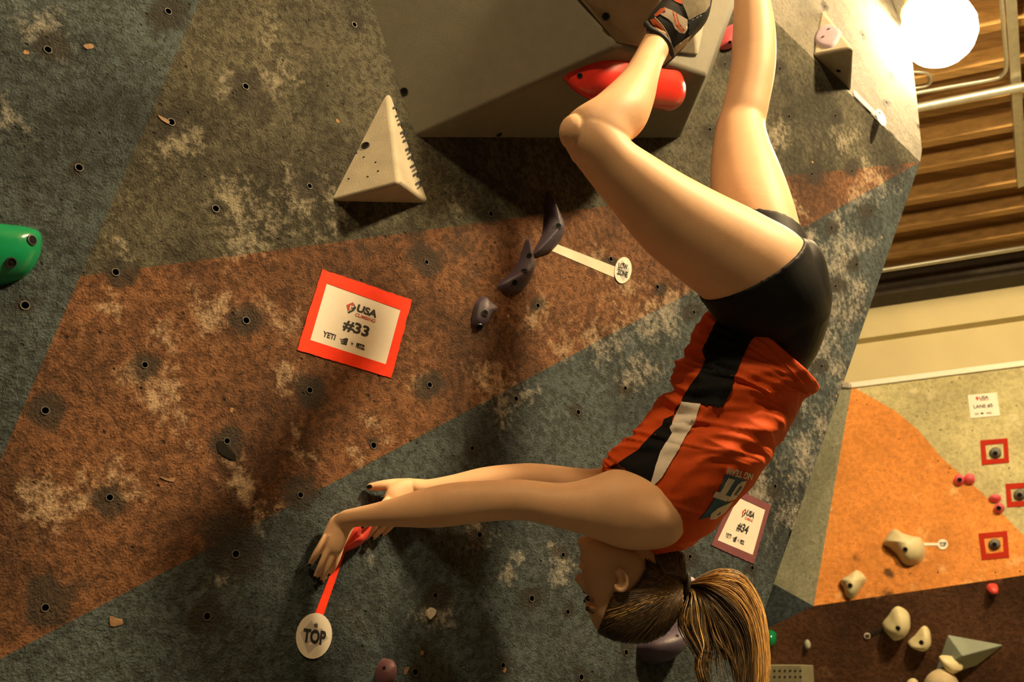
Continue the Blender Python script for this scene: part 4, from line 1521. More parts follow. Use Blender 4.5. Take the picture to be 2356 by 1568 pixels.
# --- torso in the jersey (front | back silhouettes, hem to collar)
TORSO = [(1640, 703, 1864, 884, 2.10, .135), (1607, 762, 1842, 928, 2.10, .135), (1572, 832, 1806, 972, 2.09, .133), (1550, 885, 1782, 1003, 2.08, .138),
         (1502, 962, 1762, 1050, 2.07, .148), (1442, 1010, 1738, 1098, 2.06, .153), (1399, 1052, 1694, 1148, 2.05, .152), (1390, 1086, 1640, 1206, 2.05, .147),
         (1402, 1132, 1590, 1244, 2.05, .130), (1424, 1182, 1556, 1264, 2.05, .108), (1446, 1222, 1530, 1278, 2.05, .082)]
shrink = lambda rings, k, hk=None: [((r[0] + r[2]) / 2 + (r[0] - r[2]) / 2 * k, (r[1] + r[3]) / 2 + (r[1] - r[3]) / 2 * k, (r[0] + r[2]) / 2 - (r[0] - r[2]) / 2 * k,
                                     (r[1] + r[3]) / 2 - (r[1] - r[3]) / 2 * k, r[4], r[5] * (hk or k)) for r in rings]
PELVIS = [(1672, 740, 1838, 862, 2.10, .118), (1644, 712, 1868, 812, 2.10, .142), (1628, 682, 1889, 752, 2.10, .160), (1650, 650, 1897, 692, 2.105, .165),
          (1706, 606, 1884, 645, 2.11, .150), (1778, 578, 1860, 602, 2.12, .105)]
N_THIGH = [(1898, 700, 1700, 790, 2.05, .080), (1880, 630, 1655, 735, 2.02, .100), (1838, 545, 1618, 686, 2.00, .098), (1752, 492, 1546, 628, 1.985, .090), (1642, 438, 1480, 570, 1.97, .080),
           (1560, 394, 1412, 486, 1.955, .070), (1492, 352, 1346, 404, 1.945, .060), (1448, 322, 1300, 334, 1.94, .055), (1420, 288, 1312, 282, 1.945, .044), (1390, 268, 1330, 268, 1.95, .020)]
N_SHANK = [(1405, 360, 1318, 372, 1.95, .030), (1440, 336, 1296, 322, 1.945, .052), (1456, 312, 1302, 278, 1.955, .058), (1488, 278, 1352, 254, 1.985, .060), (1505, 232, 1400, 212, 2.05, .056),
           (1513, 190, 1435, 166, 2.11, .046), (1521, 158, 1458, 128, 2.165, .036), (1533, 132, 1478, 92, 2.205, .031), (1541, 116, 1494, 66, 2.232, .028), (1546, 102, 1508, 58, 2.25, .018)]
F_LEG = [(1870, 700, 1700, 690, 2.17, .085), (1856, 615, 1672, 590, 2.19, .090), (1832, 540, 1648, 480, 2.23, .088), (1803, 440, 1638, 398, 2.30, .080), (1770, 350, 1642, 324, 2.37, .066),
         (1759, 298, 1650, 280, 2.41, .058), (1767, 250, 1664, 240, 2.43, .058), (1782, 165, 1682, 152, 2.47, .058), (1783, 85, 1687, 72, 2.51, .054), (1771, 0, 1690, -5, 2.55, .044),
         (1756, -85, 1694, -90, 2.60, .033), (1750, -140, 1696, -145, 2.63, .032)]
N_ARM = [(1490, 1125, 1560, 1225, 1.985, .060), (1452, 1088, 1530, 1258, 1.955, .074), (1412, 1080, 1440, 1262, 1.94, .072), (1352, 1100, 1362, 1236, 1.935, .058), (1290, 1111, 1296, 1216, 1.935, .047),
         (1200, 1103, 1206, 1196, 1.94, .041), (1120, 1105, 1122, 1199, 1.945, .038), (1040, 1110, 1042, 1209, 1.95, .039), (980, 1122, 982, 1213, 1.955, .037), (920, 1140, 924, 1211, 1.955, .031),
         (860, 1157, 866, 1210, 1.967, .024), (815, 1168, 828, 1210, 1.982, .020), (784, 1177, 812, 1214, 1.995, .018), (764, 1195, 804, 1226, 2.003, .014)]
F_ARM = [(1450, 1075, 1500, 1220, 2.18, .060), (1408, 1066, 1424, 1200, 2.21, .058), (1360, 1078, 1366, 1172, 2.215, .048), (1240, 1066, 1244, 1142, 2.20, .040), (1180, 1067, 1184, 1146, 2.19, .038),
         (1110, 1075, 1112, 1152, 2.175, .037), (1040, 1092, 1042, 1152, 2.16, .030), (985, 1102, 988, 1148, 2.148, .023), (950, 1101, 952, 1144, 2.14, .021)]
NECK = [(1440, 1160, 1590, 1235, 2.05, .085), (1424, 1215, 1562, 1268, 2.04, .060), (1408, 1248, 1560, 1300, 2.03, .056), (1404, 1292, 1556, 1340, 2.01, .060)]
HEAD = [(1372, 1228, 1440, 1258, 2.0, .022), (1341, 1236, 1480, 1268, 2.0, .040), (1332, 1250, 1510, 1286, 2.0, .050), (1336, 1272, 1535, 1302, 2.0, .058), (1338, 1296, 1550, 1318, 2.0, .064), (1340, 1322, 1558, 1338, 2.0, .069),
        (1346, 1350, 1561, 1358, 2.0, .073), (1352, 1372, 1561, 1376, 2.0, .075), (1347, 1392, 1557, 1396, 2.0, .0755), (1357, 1418, 1546, 1420, 2.0, .073), (1370, 1442, 1528, 1446, 2.0, .064),
        (1392, 1458, 1505, 1462, 2.0, .048), (1425, 1468, 1475, 1470, 2.0, .022)]
parts = [loft(shrink(TORSO, .90), 5, 72), loft(shrink(PELVIS, .95), 5, 72), loft(N_THIGH), loft(N_SHANK), loft(F_LEG), loft(N_ARM), loft(F_ARM), loft(NECK), loft(HEAD, 6, 72)]
# knee cap, heel of the calf, shoulder blade
parts.append(ball(W(1322, 305, 1.925), .036, (0.85, 1.0, 0.9)))
# nose, lips, chin, brow
parts.append(loft([(1346, 1364, 1366, 1366, 2.0, .007), (1334, 1347, 1362, 1350, 2.0, .010), (1322, 1332, 1358, 1338, 2.0, .015), (1328, 1321, 1356, 1326, 2.0, .013), (1340, 1316, 1354, 1318, 2.0, .006)], 5, 16))
parts.append(ball(W(1343, 1301, 2.0), .011, (1.0, .55, 1.9)))
parts.append(ball(W(1343, 1285, 2.0), .010, (1.0, .6, 1.7)))
parts.append(ball(W(1342, 1247, 2.0), .013, (.9, .9, 1.4)))
parts.append(ball(W(1362, 1392, 1.968), .010, (.9, .5, 2.0)))
parts.append(ball(W(1362, 1392, 2.032), .010, (.9, .5, 2.0)))
# ears: rim, lobe and thin shell
for sgn in (-1, 1):
    dd = 2.0 + sgn * 0.078
    k = dd / 1.922
    ex = lambda x, y: (FW / 2 + (x - FW / 2) / k, FH / 2 + (y - FH / 2) / k)
    rim = [W(*ex(x, y), dd + sgn * o) for x, y, o in ((1419, 1314, 0), (1425, 1309, .004), (1435, 1315, .007), (1442, 1328, .009), (1443, 1343, .009), (1437, 1355, .008), (1427, 1358, .006), (1418, 1352, .004), (1416, 1342, 0))]
    parts.append(tube_verts([Vector(p) for p in catmull([tuple(p) for p in rim], 5)], .0040, 8))
    parts.append(ball(W(*ex(1421, 1316), dd), .0065, (1, 1, .7)))
    parts.append(ball(W(*ex(1432, 1336), dd + sgn * .001), .016, (.62, 1.15, .18)))
# near hand
PALM_N = [(x1, y1, x2, y2, wd((x1 + x2) / 2, (y1 + y2) / 2, o), h) for x1, y1, x2, y2, o, h in (
    (792, 1180, 822, 1208, .040, .016), (764, 1188, 814, 1216, .040, .019), (748, 1215, 800, 1242, .038, .016), (737, 1245, 788, 1266, .036, .014), (736, 1262, 780, 1276, .032, .010))]
parts.append(loft(PALM_N, 5, 24))
NF = {'pinky': [(752, 1232, .038, 9.5), (741, 1250, .036, 8.8), (727, 1274, .028, 8.4), (715, 1295, .011, 6.6)],
      'ring': [(762, 1240, .038, 9), (754, 1264, .037, 8.2), (740, 1296, .029, 7.8), (727, 1324, .011, 6.4)],
      'middle': [(774, 1245, .037, 9), (768, 1270, .037, 8.2), (754, 1304, .029, 7.8), (741, 1335, .011, 6.4)],
      'index': [(786, 1242, .034, 8.5), (781, 1270, .032, 7.6), (770, 1298, .024, 7.2), (758, 1319, .010, 6)],
      'thumb': [(792, 1218, .026, 11), (784, 1236, .016, 10), (778, 1252, .011, 9), (774, 1264, .010, 7.5)]}
for f in NF.values():
    parts.append(finger(f))
PALM_F = [(x1, y1, x2, y2, wd((x1 + x2) / 2, (y1 + y2) / 2, o), h) for x1, y1, x2, y2, o, h in (
    (990, 1103, 992, 1146, .040, .020), (950, 1100, 956, 1152, .040, .019), (922, 1103, 934, 1172, .040, .017), (896, 1118, 922, 1190, .042, .015), (884, 1140, 912, 1196, .042, .010))]
parts.append(loft(PALM_F, 5, 24))
FFN = {'thumb': [(945, 1114, .036, 15), (910, 1113, .032, 13), (880, 1116, .026, 12), (852, 1119, .014, 8.5)],
       'index': [(892, 1148, .048, 9), (868, 1178, .064, 8.6), (848, 1200, .060, 8), (836, 1210, .054, 6.5)],
       'middle': [(898, 1160, .046, 8.6), (878, 1188, .052, 8), (858, 1216, .040, 7.6), (841, 1237, .014, 6.2)],
       'ring': [(906, 1172, .044, 8.4), (892, 1198, .044, 7.6), (875, 1220, .030, 7), (858, 1237, .010, 5.8)],
       'pinky': [(914, 1182, .040, 8), (905, 1203, .036, 7), (892, 1218, .024, 6.4), (879, 1229, .010, 5.4)]}
for f in FFN.values():
    parts.append(finger(f))
def fine_zone(x, y):
    hands = 1 / (1 + np.exp(-(x - 940) / 16.0))
    face = 1 - np.exp(-(((x - 1370) / 75) ** 2 + ((y - 1320) / 90) ** 2) ** 2)
    return np.clip(hands * face, 0, 1)


person = remeshed('person', parts, 0.0025, 48, [M['skin']], None, fine_zone)
tag(person, 'ponytailed climber hanging upside down in an orange and black tank top and black shorts', 'person')
body_bvh = bvh_of(person)


def nail(px, py, o, r, parent, d):
    """a lacquered nail lying on the finger tip, pointing along d (px)"""
    rr = ray(px, py).normalized()
    loc, nor, i_, _ = body_bvh.ray_cast(CAM, rr)
    if loc is None:
        return
    if nor.dot(rr) > 0:
        nor = -nor
    ax = (RX * d[0] - UY * d[1]).normalized()
    ax = (ax - nor * ax.dot(nor)).normalized()
    sd_ = nor.cross(ax)
    bm = bmesh.new()
    bmesh.ops.create_uvsphere(bm, u_segments=14, v_segments=8, radius=1)
    V = [loc + ax * (v.co.x * r * 1.15) + sd_ * (v.co.y * r * .85) + nor * (v.co.z * .0016) for v in bm.verts]
    F = [tuple(v.index for v in f.verts) for f in bm.faces]
    bm.free()
    obj('fingernail', V, F, M['nail'], parent, True)


for x, y, r, d in ((725, 1328, .0042, (-.4, .9)), (739, 1339, .0046, (-.4, .9)), (756, 1322, .0040, (-.4, .9)), (713, 1299, .0036, (-.5, .8)), (850, 1119, .0056, (-1, .1)), (838, 1239, .0048, (-.6, .8)),
                   (856, 1238, .0042, (-.6, .8)), (877, 1230, .0038, (-.6, .8)), (834, 1212, .0036, (-.6, .8))):
    nail(x, y, 0, r, person, d)

# --- eyes, lashes, brows
for sgn in (-1, 1):
    e = W(1366, 1371, 2.0) + FZ * (sgn * 0.027)
    V, F = ball(e, .0090)
    obj('eye', V, F, M['eye'], person, True)
    lash = [W(1357, 1368, 2.0) + FZ * (sgn * (0.027 + q)) + RX * (-0.004 - .006 * math.cos(q * 120)) for q in np.linspace(-.013, .013, 8)]
    V, F = tube_verts(lash, .0022, 6)
    obj('eyelash', V, F, M['lash'], person, True)
    br = [W(1349 + abs(q) * 600, 1390 + abs(q) * 100, 2.0) + FZ * (sgn * (0.030 + q)) - RX * .003 for q in np.linspace(-.02, .022, 8)]
    V, F = tube_verts(br, .0028, 6)
    obj('eyebrow', V, F, M['hair_dark'], person, True)

# --- shorts
shorts_parts = [loft(PELVIS, 5, 40, 0.004), loft([r for r in N_THIGH[:3]], 8, 40, 0.005), loft([(1872, 690, 1702, 690, 2.17, .085), (1858, 615, 1672, 592, 2.19, .090), (1842, 560, 1656, 510, 2.22, .088)], 8, 36, 0.006)]
shorts = remeshed('shorts', shorts_parts, 0.004, 40, [M['shorts']], person)
sb = bvh_of(shorts)
# stretch creases of the lycra
for (x0, y0), (x1, y1), w in (((1700, 640), (1800, 612), 5), ((1690, 662), (1780, 650), 4)):
    pts = [(x0 + (x1 - x0) * t, y0 + (y1 - y0) * t - 8 * math.sin(math.pi * t)) for t in np.linspace(0, 1, 10)]
    path, rad = [], []
    for i, (x, y) in enumerate(pts):
        r = ray(x, y).normalized()
        loc, nor, *_ = sb.ray_cast(CAM, r)
        if loc:
            path.append(loc + (CAM - loc).normalized() * -0.0016)
            rad.append(0.003 * math.sin(math.pi * (i + .4) / 10) + .0003)
    if len(path) > 3:
        V, F = tube_verts(path, rad, 8)
        obj('crease', V, F, M['shorts'], shorts, True)

# --- jersey: lofted tube with folds, arm holes cut in parameter space
nt_, ns_ = 16, 160
TG = loft_grid(TORSO, nt_, ns_, 0.0)
mT = len(TG)
cen = [sum(r, Vector()) / ns_ for r in TG]
for i in range(mT):
    t = i / (mT - 1)
    for q in range(ns_):
        w = 2 * math.pi * q / ns_
        p = TG[i][q]
        nrm = (p - cen[i]).normalized()
        front = 0.5 - 0.5 * math.cos(w)         # 1 at the chest side
        n1_ = mnoise.noise(Vector((t * 24 + .6 * math.sin(w * 2), math.sin(w) * 1.1 + 3, math.cos(w) * 1.1)))
        cr = (1 - 2 * abs(n1_) ** 0.8) * (0.002 + 0.0075 * front)
        n2_ = mnoise.noise(Vector((t * 8 + math.cos(w) * 2.0, math.sin(w) * 1.2 + math.cos(w), 7.7)))
        dg_ = (1 - 2.2 * abs(n2_) ** 0.8) * 0.010 * (1 - front * .5)
        env = math.exp(-((t - .30) / .26) ** 2)
        fl = 0.010 * max(0.0, (0.12 - t) / 0.12) * (1 - front)
        TG[i][q] = p + nrm * ((cr * (0.35 + env) + dg_ * (0.3 + env)) + fl)
V, F = grid_mesh(TG, False)
sh_bm = bmesh.new()
tmpme = bpy.data.meshes.new('tmp')
tmpme.from_pydata([tuple(v) for v in V], [], F)
sh_bm.from_mesh(tmpme)
shirt_bvh0 = BVHTree.FromBMesh(sh_bm)
sh_bm.free()
bpy.data.meshes.remove(tmpme)
ARMHOLE = [(1380, 1085), (1400, 1074), (1421, 1066), (1450, 1092), (1492, 1131), (1520, 1160), (1540, 1192), (1548, 1222), (1536, 1245), (1510, 1261), (1478, 1271), (1440, 1262), (1396, 1230), (1372, 1150)]


def surf_param(px_, py_):
    r = ray(px_, py_).normalized()
    loc, nor, idx, dist = shirt_bvh0.ray_cast(CAM, r)
    if loc is None:
        loc, nor, idx, dist = shirt_bvh0.find_nearest(CAM + r * 1.98)
    i, q = divmod(idx, ns_)
    # local refinement inside the quad
    a, b, c = TG[i][q], TG[i][(q + 1) % ns_], TG[min(i + 1, mT - 1)][q]
    u = max(0, min(1, (loc - a).dot(b - a) / max((b - a).length_squared, 1e-12)))
    v = max(0, min(1, (loc - a).dot(c - a) / max((c - a).length_squared, 1e-12)))
    return (q + u, i + v)


hole_p = [surf_param(*p) for p in smooth_closed(ARMHOLE, 4)]


def surf(qf, tf):
    i = int(min(max(tf, 0), mT - 1.001))
    v = tf - i
    q = int(math.floor(qf))
    u = qf - q
    a, b = TG[i][q % ns_], TG[i][(q + 1) % ns_]
    c, d = TG[i + 1][q % ns_], TG[i + 1][(q + 1) % ns_]
    return a * (1 - u) * (1 - v) + b * u * (1 - v) + c * (1 - u) * v + d * u * v


def mirror(p):
    return (ns_ - p[0], p[1])


hole_q = [mirror(p) for p in hole_p]
P2 = [(q, i) for i in range(mT) for q in range(ns_ + 1)]
E2 = []
keep = np.ones(len(P2), bool)
for h in (hole_p, hole_q):
    ha = np.array(h)
    dmin = np.sqrt(((np.array(P2)[:, None] - ha[None]) ** 2).sum(-1)).min(1)
    keep &= dmin > 0.35
P2 = [p for p, k in zip(P2, keep) if k]
for h in (hole_p, hole_q):
    b = len(P2)
    P2 += h
    E2 += [(b + i, b + (i + 1) % len(h)) for i in range(len(h))]
r = delaunay_2d_cdt([Vector(p) for p in P2], E2, [], 0, 1e-4, False)
vv = np.array([tuple(v) for v in r[0]])
ff = [f for f in r[2]]
cc = np.array([vv[list(f)].mean(0) for f in ff])
ok = ~(inpoly(cc, hole_p) | inpoly(cc, hole_q))
V3 = [surf(a, b) for a, b in vv]
me = bpy.data.meshes.new('tank_top')
me.from_pydata([tuple(v) for v in V3], [], [tuple(f) for f, k in zip(ff, ok) if k])
bm = bmesh.new()
bm.from_mesh(me)
bmesh.ops.remove_doubles(bm, verts=bm.verts, dist=0.0002)
bmesh.ops.recalc_face_normals(bm, faces=bm.faces)
bm.to_mesh(me)
bm.free()
tank = link('tank_top', me, [M['orange_cloth']], person, True)
md = tank.modifiers.new('cloth', 'SOLIDIFY')
md.thickness = 0.003
md.offset = -1
tb = bvh_of(tank)
drape('side_panel', [(1660, 714), (1702, 736), (1747, 765), (1729, 783), (1706, 827), (1691, 868), (1682, 897), (1662, 937), (1613, 931), (1568, 926), (1580, 903), (1612, 856), (1625, 827), (1619, 803), (1641, 759)],
      tb, 0.0040, M['black_cloth'], tank)
drape('side_panel', [(1568, 926), (1556, 938), (1552, 955), (1528, 966), (1525, 979), (1506, 994), (1468, 1035), (1424, 1065), (1447, 1091), (1491, 1130), (1509, 1073), (1521, 1038), (1546, 997), (1548, 962)],
      tb, 0.0022, M['black_cloth'], tank)
drape('white_stripe', [(1568, 926), (1613, 931), (1603, 962), (1565, 1029), (1524, 1097), (1493, 1129), (1509, 1073), (1521, 1038), (1547, 997), (1543, 985), (1555, 956)],
      tb, 0.0028, M['white_cloth'], tank)
# seams
for pts in ([(1747, 764), (1800, 812), (1856, 872)],):
    path = []
    for x, y in catmull([(a - 6, b + 12) for a, b in pts], 10):
        loc, nor, *_ = tb.ray_cast(CAM, ray(x, y).normalized())
        if loc:
            path.append(loc)
    V, F = tube_verts(path, 0.0014, 6)
    obj('hem_seam', V, F, M['orange_cloth'], tank, True)
# back print
pr = drape('back_print', [(1669, 1089), (1716, 1103), (1712, 1112), (1690, 1140), (1668, 1150), (1640, 1141), (1652, 1128)], tb, 0.0020, M['blue_print'], tank, 4)
drape('back_print', [(1644, 1143), (1676, 1153), (1660, 1168), (1630, 1187), (1606, 1195), (1628, 1170)], tb, 0.0020, M['blue_print'], tank, 4)
for poly in ([(1674, 1098), (1689, 1102), (1667, 1137), (1680, 1141), (1669, 1152), (1638, 1141), (1645, 1128), (1655, 1131)],
             [(1704, 1106), (1716, 1104), (1708, 1120), (1690, 1146), (1672, 1152), (1682, 1132), (1694, 1114)],
             [(1634, 1180), (1650, 1167), (1672, 1157), (1686, 1150), (1668, 1174), (1646, 1191), (1631, 1193)]):
    drape('print_letter', poly, tb, 0.0028, M['cream_print'], tank, 4)
drape('print_letter', [(1700, 1117), (1705, 1118), (1690, 1138), (1686, 1136)], tb, 0.0034, M['blue_print'], tank, 4)
drape('print_letter', [(1648, 1181), (1656, 1175), (1654, 1180), (1647, 1184)], tb, 0.0034, M['blue_print'], tank, 4)
TV, TF, _ = text_mesh('NG TEAM', 0.04)
tlq = [np.array(p, float) for p in ((1727, 1103), (1669, 1089), (1674, 1074), (1732, 1088))]    # top-left, top-right, bottom-right, bottom-left of the upside-down words
tx = np.array([tlq[0] * (1 - x) * y + tlq[1] * x * y + tlq[2] * x * (1 - y) + tlq[3] * (1 - x) * (1 - y) for x, y in TV])
drape_mesh('print_lettering', tx, TF, tb, 0.0026, M['cream_print'], tank)

# --- shoes
SHOE = [(1497, 104, 1528, 156, 2.235, .018), (1492, 78, 1541, 144, 2.24, .034), (1488, 52, 1566, 118, 2.245, .042), (1498, 30, 1596, 84, 2.25, .043), (1516, 8, 1626, 48, 2.26, .044), (1534, -14, 1638, 4, 2.27, .045),
        (1560, -52, 1645, -45, 2.28, .044), (1596, -108, 1646, -98, 2.29, .034), (1622, -138, 1642, -132, 2.295, .014)]
shoe = remeshed('climbing_shoe', [loft(SHOE, 6, 32)], 0.003, 20, [M['shoe_black']], person)
shoe['label'] = 'black climbing shoe with white strap and orange trim'
hb = bvh_of(shoe)
drape('toe_rubber', [(1582, 50), (1600, 40), (1634, 24), (1634, 46), (1622, 62), (1584, 98)], hb, .0012, M['shoe_navy'], shoe, 4)
drape('suede_patch', [(1562, -16), (1570, 10), (1578, 28), (1584, 47), (1600, 38), (1622, 27), (1632, 12), (1634, -10), (1620, -40), (1580, -40)], hb, .0018, M['shoe_suede'], shoe, 4)
drape('strap', [(1530, 20), (1546, 26), (1564, 37), (1580, 46), (1579, 68), (1573, 77), (1562, 76), (1552, 68), (1546, 54), (1538, 46), (1524, 38), (1519, 34), (1531, 31)], hb, .0040, M['shoe_white'], shoe, 4)
drape('strap_piping', [(1546, 28), (1549, 29), (1555, 56), (1570, 73), (1567, 75), (1552, 58)], hb, .0048, M['shoe_orange'], shoe, 3)
drape('strap_piping', [(1553, 32), (1556, 33), (1561, 54), (1573, 70), (1571, 72), (1558, 56)], hb, .0048, M['shoe_orange'], shoe, 3)
drape('ankle_lining', [(1497, 46), (1506, 44), (1518, 51), (1529, 64), (1527, 71), (1515, 66), (1503, 57)], hb, .0022, M['shoe_orange'], shoe, 3)
drape('tongue', [(1506, 36), (1520, 22), (1532, 18), (1534, 24), (1520, 34), (1510, 40)], hb, .0026, M['shoe_orange'], shoe, 3)
drape('tongue', [(1542, -4), (1556, -6), (1570, 4), (1568, 12), (1552, 4)], hb, .0026, M['shoe_orange'], shoe, 3)
drape('sole', [(1526, 152), (1538, 138), (1560, 118), (1584, 96), (1590, 80), (1578, 88), (1556, 104), (1534, 124), (1524, 140)], hb, .0015, M['shoe_sole'], shoe, 4)
cuff = [W(x, y, d) for x, y, d in ((1487, 54, 2.225), (1499, 68, 2.196), (1520, 80, 2.190), (1537, 98, 2.194), (1547, 126, 2.225), (1540, 112, 2.265), (1520, 82, 2.275), (1500, 58, 2.265), (1487, 56, 2.235))]
V, F = tube_verts([Vector(p) for p in catmull([tuple(p) for p in cuff], 6)], .0065, 8, False)
obj('collar', V, F, M['shoe_black'], shoe, True)
V, F = tube_verts([Vector(p) for p in catmull([tuple(W(x, y, d)) for x, y, d in ((1506, 40, 2.205), (1524, 60, 2.198), (1538, 84, 2.20), (1546, 108, 2.205))], 6)], .0016, 6)
obj('edge_piping', V, F, M['shoe_sole'], shoe, True)
FSHOE = [(1762, -110, 1690, -100, 2.62, .034), (1775, -160, 1686, -140, 2.64, .040), (1760, -215, 1640, -175, 2.65, .043), (1700, -250, 1600, -205, 2.64, .044), (1640, -262, 1572, -222, 2.63, .036), (1600, -262, 1566, -240, 2.63, .014)]
fs = remeshed('climbing_shoe', [loft(FSHOE, 6, 28)], 0.004, 20, [M['shoe_black']], person)

# --- hair: cap, strands pulled back to the tie, ponytail
HAIRP = [(1374, 1456), (1386, 1424), (1402, 1382), (1412, 1362), (1430, 1362), (1448, 1360), (1470, 1336), (1486, 1308), (1484, 1268), (1600, 1255), (1620, 1520), (1370, 1520)]
HG = loft_grid(HEAD, 36, 260, 0.006)
nape = loft_grid([(1484, 1240, 1560, 1252, 2.04, .060), (1478, 1266, 1566, 1276, 2.035, .067), (1482, 1296, 1569, 1306, 2.02, .068), (1484, 1325, 1570, 1335, 2.01, .068)], 8, 60, 0.003)
V, F = grid_mesh(HG)
seg = 80
tag_keep = []
proj = [to_px(p) for p in V]
for f in F:
    pts = [V[i] for i in f]
    c = sum(pts, Vector()) / len(pts)
    depth_rel = (c - CAM).dot(FZ) - 2.0
    if depth_rel > 0:                     # far side: look up its mirror image
        c = c - FZ * (2 * depth_rel)
        x, y, _ = to_px(c)
    else:
        x, y, _ = to_px(c)
    tag_keep.append((x, y))
kp = inpoly(tag_keep, HAIRP)
F = [f for f, k in zip(F, kp) if k]
Vn, Fn = grid_mesh(nape)
V, F = merge([(V, F), (Vn, Fn)])
used = sorted({i for f in F for i in f})
mp = {a: b for b, a in enumerate(used)}
hair = obj('hair', [V[i] for i in used], [tuple(mp[i] for i in f) for f in F], M['hair_dark'], person, True)
bm = bmesh.new()
bm.from_mesh(hair.data)
bmesh.ops.recalc_face_normals(bm, faces=bm.faces)
bm.to_mesh(hair.data)
bm.free()
hbv = bvh_of(hair)
TIE = (1575, 1346)
SV, SF, SM = [], [], []
hr = random.Random(8)


def add_strand(path, r, mi_, taper=True, seg=5):
    n = len(path)
    rad = [r * (math.sin(math.pi * min(1, (i + 0.6) / n * 1.0)) ** 0.35 if taper else 1) for i in range(n)]
    rad[-1] = r * .15
    v, f = tube_verts(path, rad, seg)
    b = len(SV)
    SV.extend(v)
    SF.extend([tuple(i + b for i in q) for q in f])
    SM.extend([mi_] * len(f))


line = catmull([(1376, 1454), (1388, 1424), (1402, 1386), (1414, 1364), (1447, 1361), (1470, 1337), (1486, 1310), (1490, 1285), (1520, 1270), (1556, 1280)], 20)
top_line = catmull([(1378, 1457), (1410, 1470), (1450, 1478), (1500, 1475), (1540, 1456), (1562, 1425)], 20)
nape_line = catmull([(1482, 1262), (1510, 1266), (1540, 1268), (1568, 1272), (1572, 1290)], 12)
for k in range(1150):
    if k >= 900:
        s0 = nape_line[hr.randrange(len(nape_line))]
    elif hr.random() < 0.62:
        s0 = line[hr.randrange(len(line))]
    else:
        s0 = top_line[hr.randrange(len(top_line))]
    s0 = s0 + np.array([hr.gauss(0, 2.5), hr.gauss(0, 2.5)])
    e = np.array(TIE) + np.array([hr.uniform(-7, 1), hr.uniform(-14, 14)])
    mid = (s0 + e) / 2 + np.array([0, 6.0 + hr.uniform(-3, 3)])
    path = []
    a0 = hr.uniform(0, .45) if hr.random() < .5 else 0
    for t in np.linspace(a0, 1, 14):
        q = s0 * (1 - t) ** 2 + mid * 2 * t * (1 - t) + e * t * t
        rr = ray(q[0], q[1]).normalized()
        loc, nor, i_, _ = hbv.ray_cast(CAM, rr)
        if loc is None:
            if path and t > .8:
                path.append(W(q[0], q[1], 1.99 + .02 * t))
            continue
        if nor.dot(rr) > 0:
            nor = -nor
        path.append(loc + nor * (0.0012 + hr.uniform(0, .0014)))
    if len(path) > 4:
        # a lighter streak runs from the temple to the tie
        ang = abs((s0[1] - 1415) / 40)
        mi_ = 2 if (ang < .5 and hr.random() < .3) else (1 if hr.random() < .40 else 0)
        add_strand(path, hr.uniform(.0007, .0013), mi_)
strands = obj('hair_strands', SV, SF, [M['hair_dark'], M['hair_mid'], M['hair_light']], hair, True, SM)
SV, SF, SM = [], [], []
GUIDES = [[(1578, 1345), (1622, 1330), (1675, 1320), (1715, 1340), (1745, 1395), (1757, 1470), (1760, 1550), (1752, 1650)],
          [(1579, 1346), (1624, 1338), (1685, 1352), (1728, 1405), (1748, 1470), (1752, 1540), (1745, 1660)],
          [(1580, 1347), (1622, 1350), (1675, 1385), (1710, 1435), (1728, 1500), (1730, 1570), (1722, 1650)],
          [(1581, 1349), (1618, 1366), (1655, 1415), (1682, 1455), (1696, 1500), (1700, 1560), (1712, 1640)],
          [(1582, 1350), (1612, 1372), (1632, 1420), (1650, 1465), (1668, 1492), (1690, 1520), (1704, 1580)],
          [(1581, 1350), (1605, 1362), (1618, 1405), (1622, 1450), (1630, 1490), (1618, 1530), (1632, 1600)],
          [(1579, 1352), (1586, 1372), (1578, 1412), (1580, 1445), (1600, 1482), (1610, 1510), (1606, 1545), (1628, 1600)],
          [(1578, 1352), (1582, 1376), (1568, 1410), (1570, 1436), (1588, 1468), (1614, 1496), (1640, 1500), (1655, 1492)]]
GD = []
for g in GUIDES:
    c = catmull(g, 8)
    t = np.linspace(0, len(c) - 1, 40)
    GD.append(np.stack([np.interp(t, range(len(c)), c[:, 0]), np.interp(t, range(len(c)), c[:, 1])], 1))
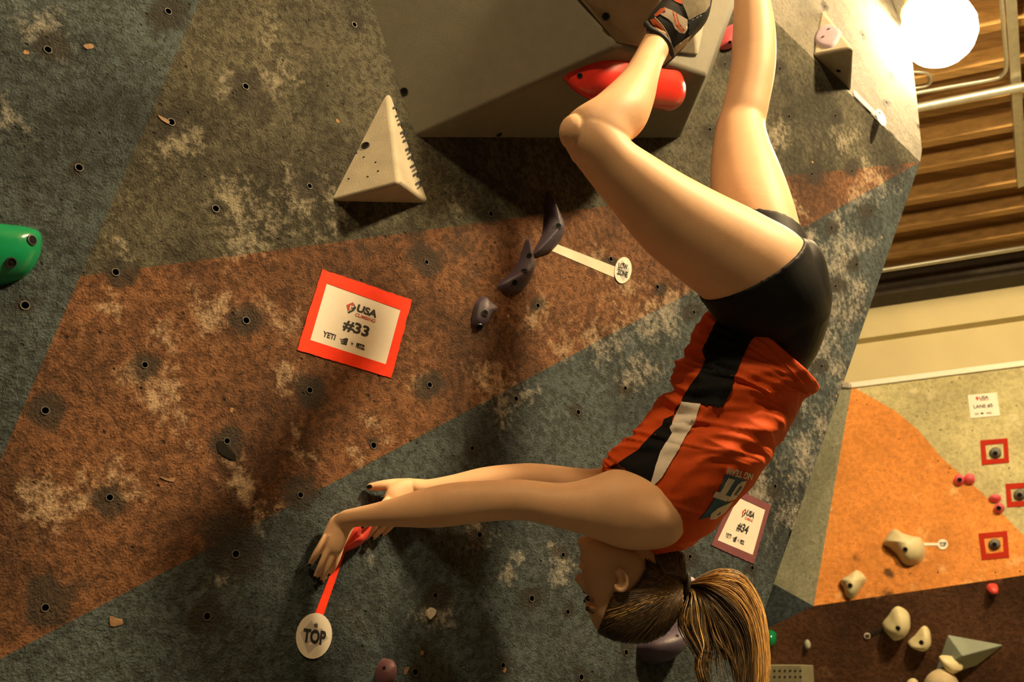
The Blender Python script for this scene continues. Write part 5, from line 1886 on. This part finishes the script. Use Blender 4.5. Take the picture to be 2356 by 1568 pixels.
PAIRS = [(0, 1, 560), (1, 2, 480), (2, 3, 380), (3, 4, 180), (5, 6, 420), (4, 5, 70), (6, 7, 110), (0, 0, 70)]
for a, b, cnt in PAIRS:
    for k in range(cnt):
        u = hr.random()
        z = hr.gauss(0, .016)
        ox, oy = hr.gauss(0, 4.5), hr.gauss(0, 4.5)
        endk = hr.uniform(.72, 1.0)
        ph, am = hr.uniform(0, 6.3), hr.uniform(0, 7)
        path = []
        for i, t in enumerate(np.linspace(0, endk, 20)):
            j = t * 39
            i0 = min(int(j), 38)
            fr = j - i0
            q = (GD[a][i0] * (1 - u) + GD[b][i0] * u) * (1 - fr) + (GD[a][i0 + 1] * (1 - u) + GD[b][i0 + 1] * u) * fr
            sp = min(1, t * 4)
            x = q[0] + ox * sp + am * sp * math.sin(ph + t * 5)
            y = q[1] + oy * sp
            d = 2.015 - .577 * max(0, y - 1340) * 2.0 / FPX * .8 + z * sp
            path.append(W(x, y, d))
        outer = (a == 0) or (a == 1 and u < .6)  # lamp's golden rim light painted in as paler outer strands
        pr_ = hr.random()
        mi_ = (2 if pr_ < .72 else 1) if outer else (2 if pr_ < .16 else (1 if pr_ < .6 else 0))
        add_strand(path, hr.uniform(.0005, .0010), mi_)
for k in range(16):     # fly-aways
    g = GD[0]
    i0 = hr.randrange(10, 34)
    p = g[i0]
    path = []
    dx, dy = hr.uniform(4, 26), hr.uniform(10, 46)
    for t in np.linspace(0, 1, 8):
        path.append(W(p[0] + dx * t, p[1] + dy * t + 8 * t * t, 1.96))
    add_strand(path, .0004, 2, True, 4)
pony = obj('ponytail', SV, SF, [M['hair_dark'], M['hair_mid'], M['hair_light']], person, True, SM)
ring = [W(1577, 1346, 2.01) + (UY * (.020 * math.cos(a)) + FZ * (.020 * math.sin(a)) + RX * (.004 * math.cos(a))) for a in np.linspace(0, 2 * math.pi, 25)]
V, F = tube_verts(ring, .006, 8, False)
obj('hair_tie', V, F, plain('hair_tie_dark', (0.05, .045, .03), .6), person, True)
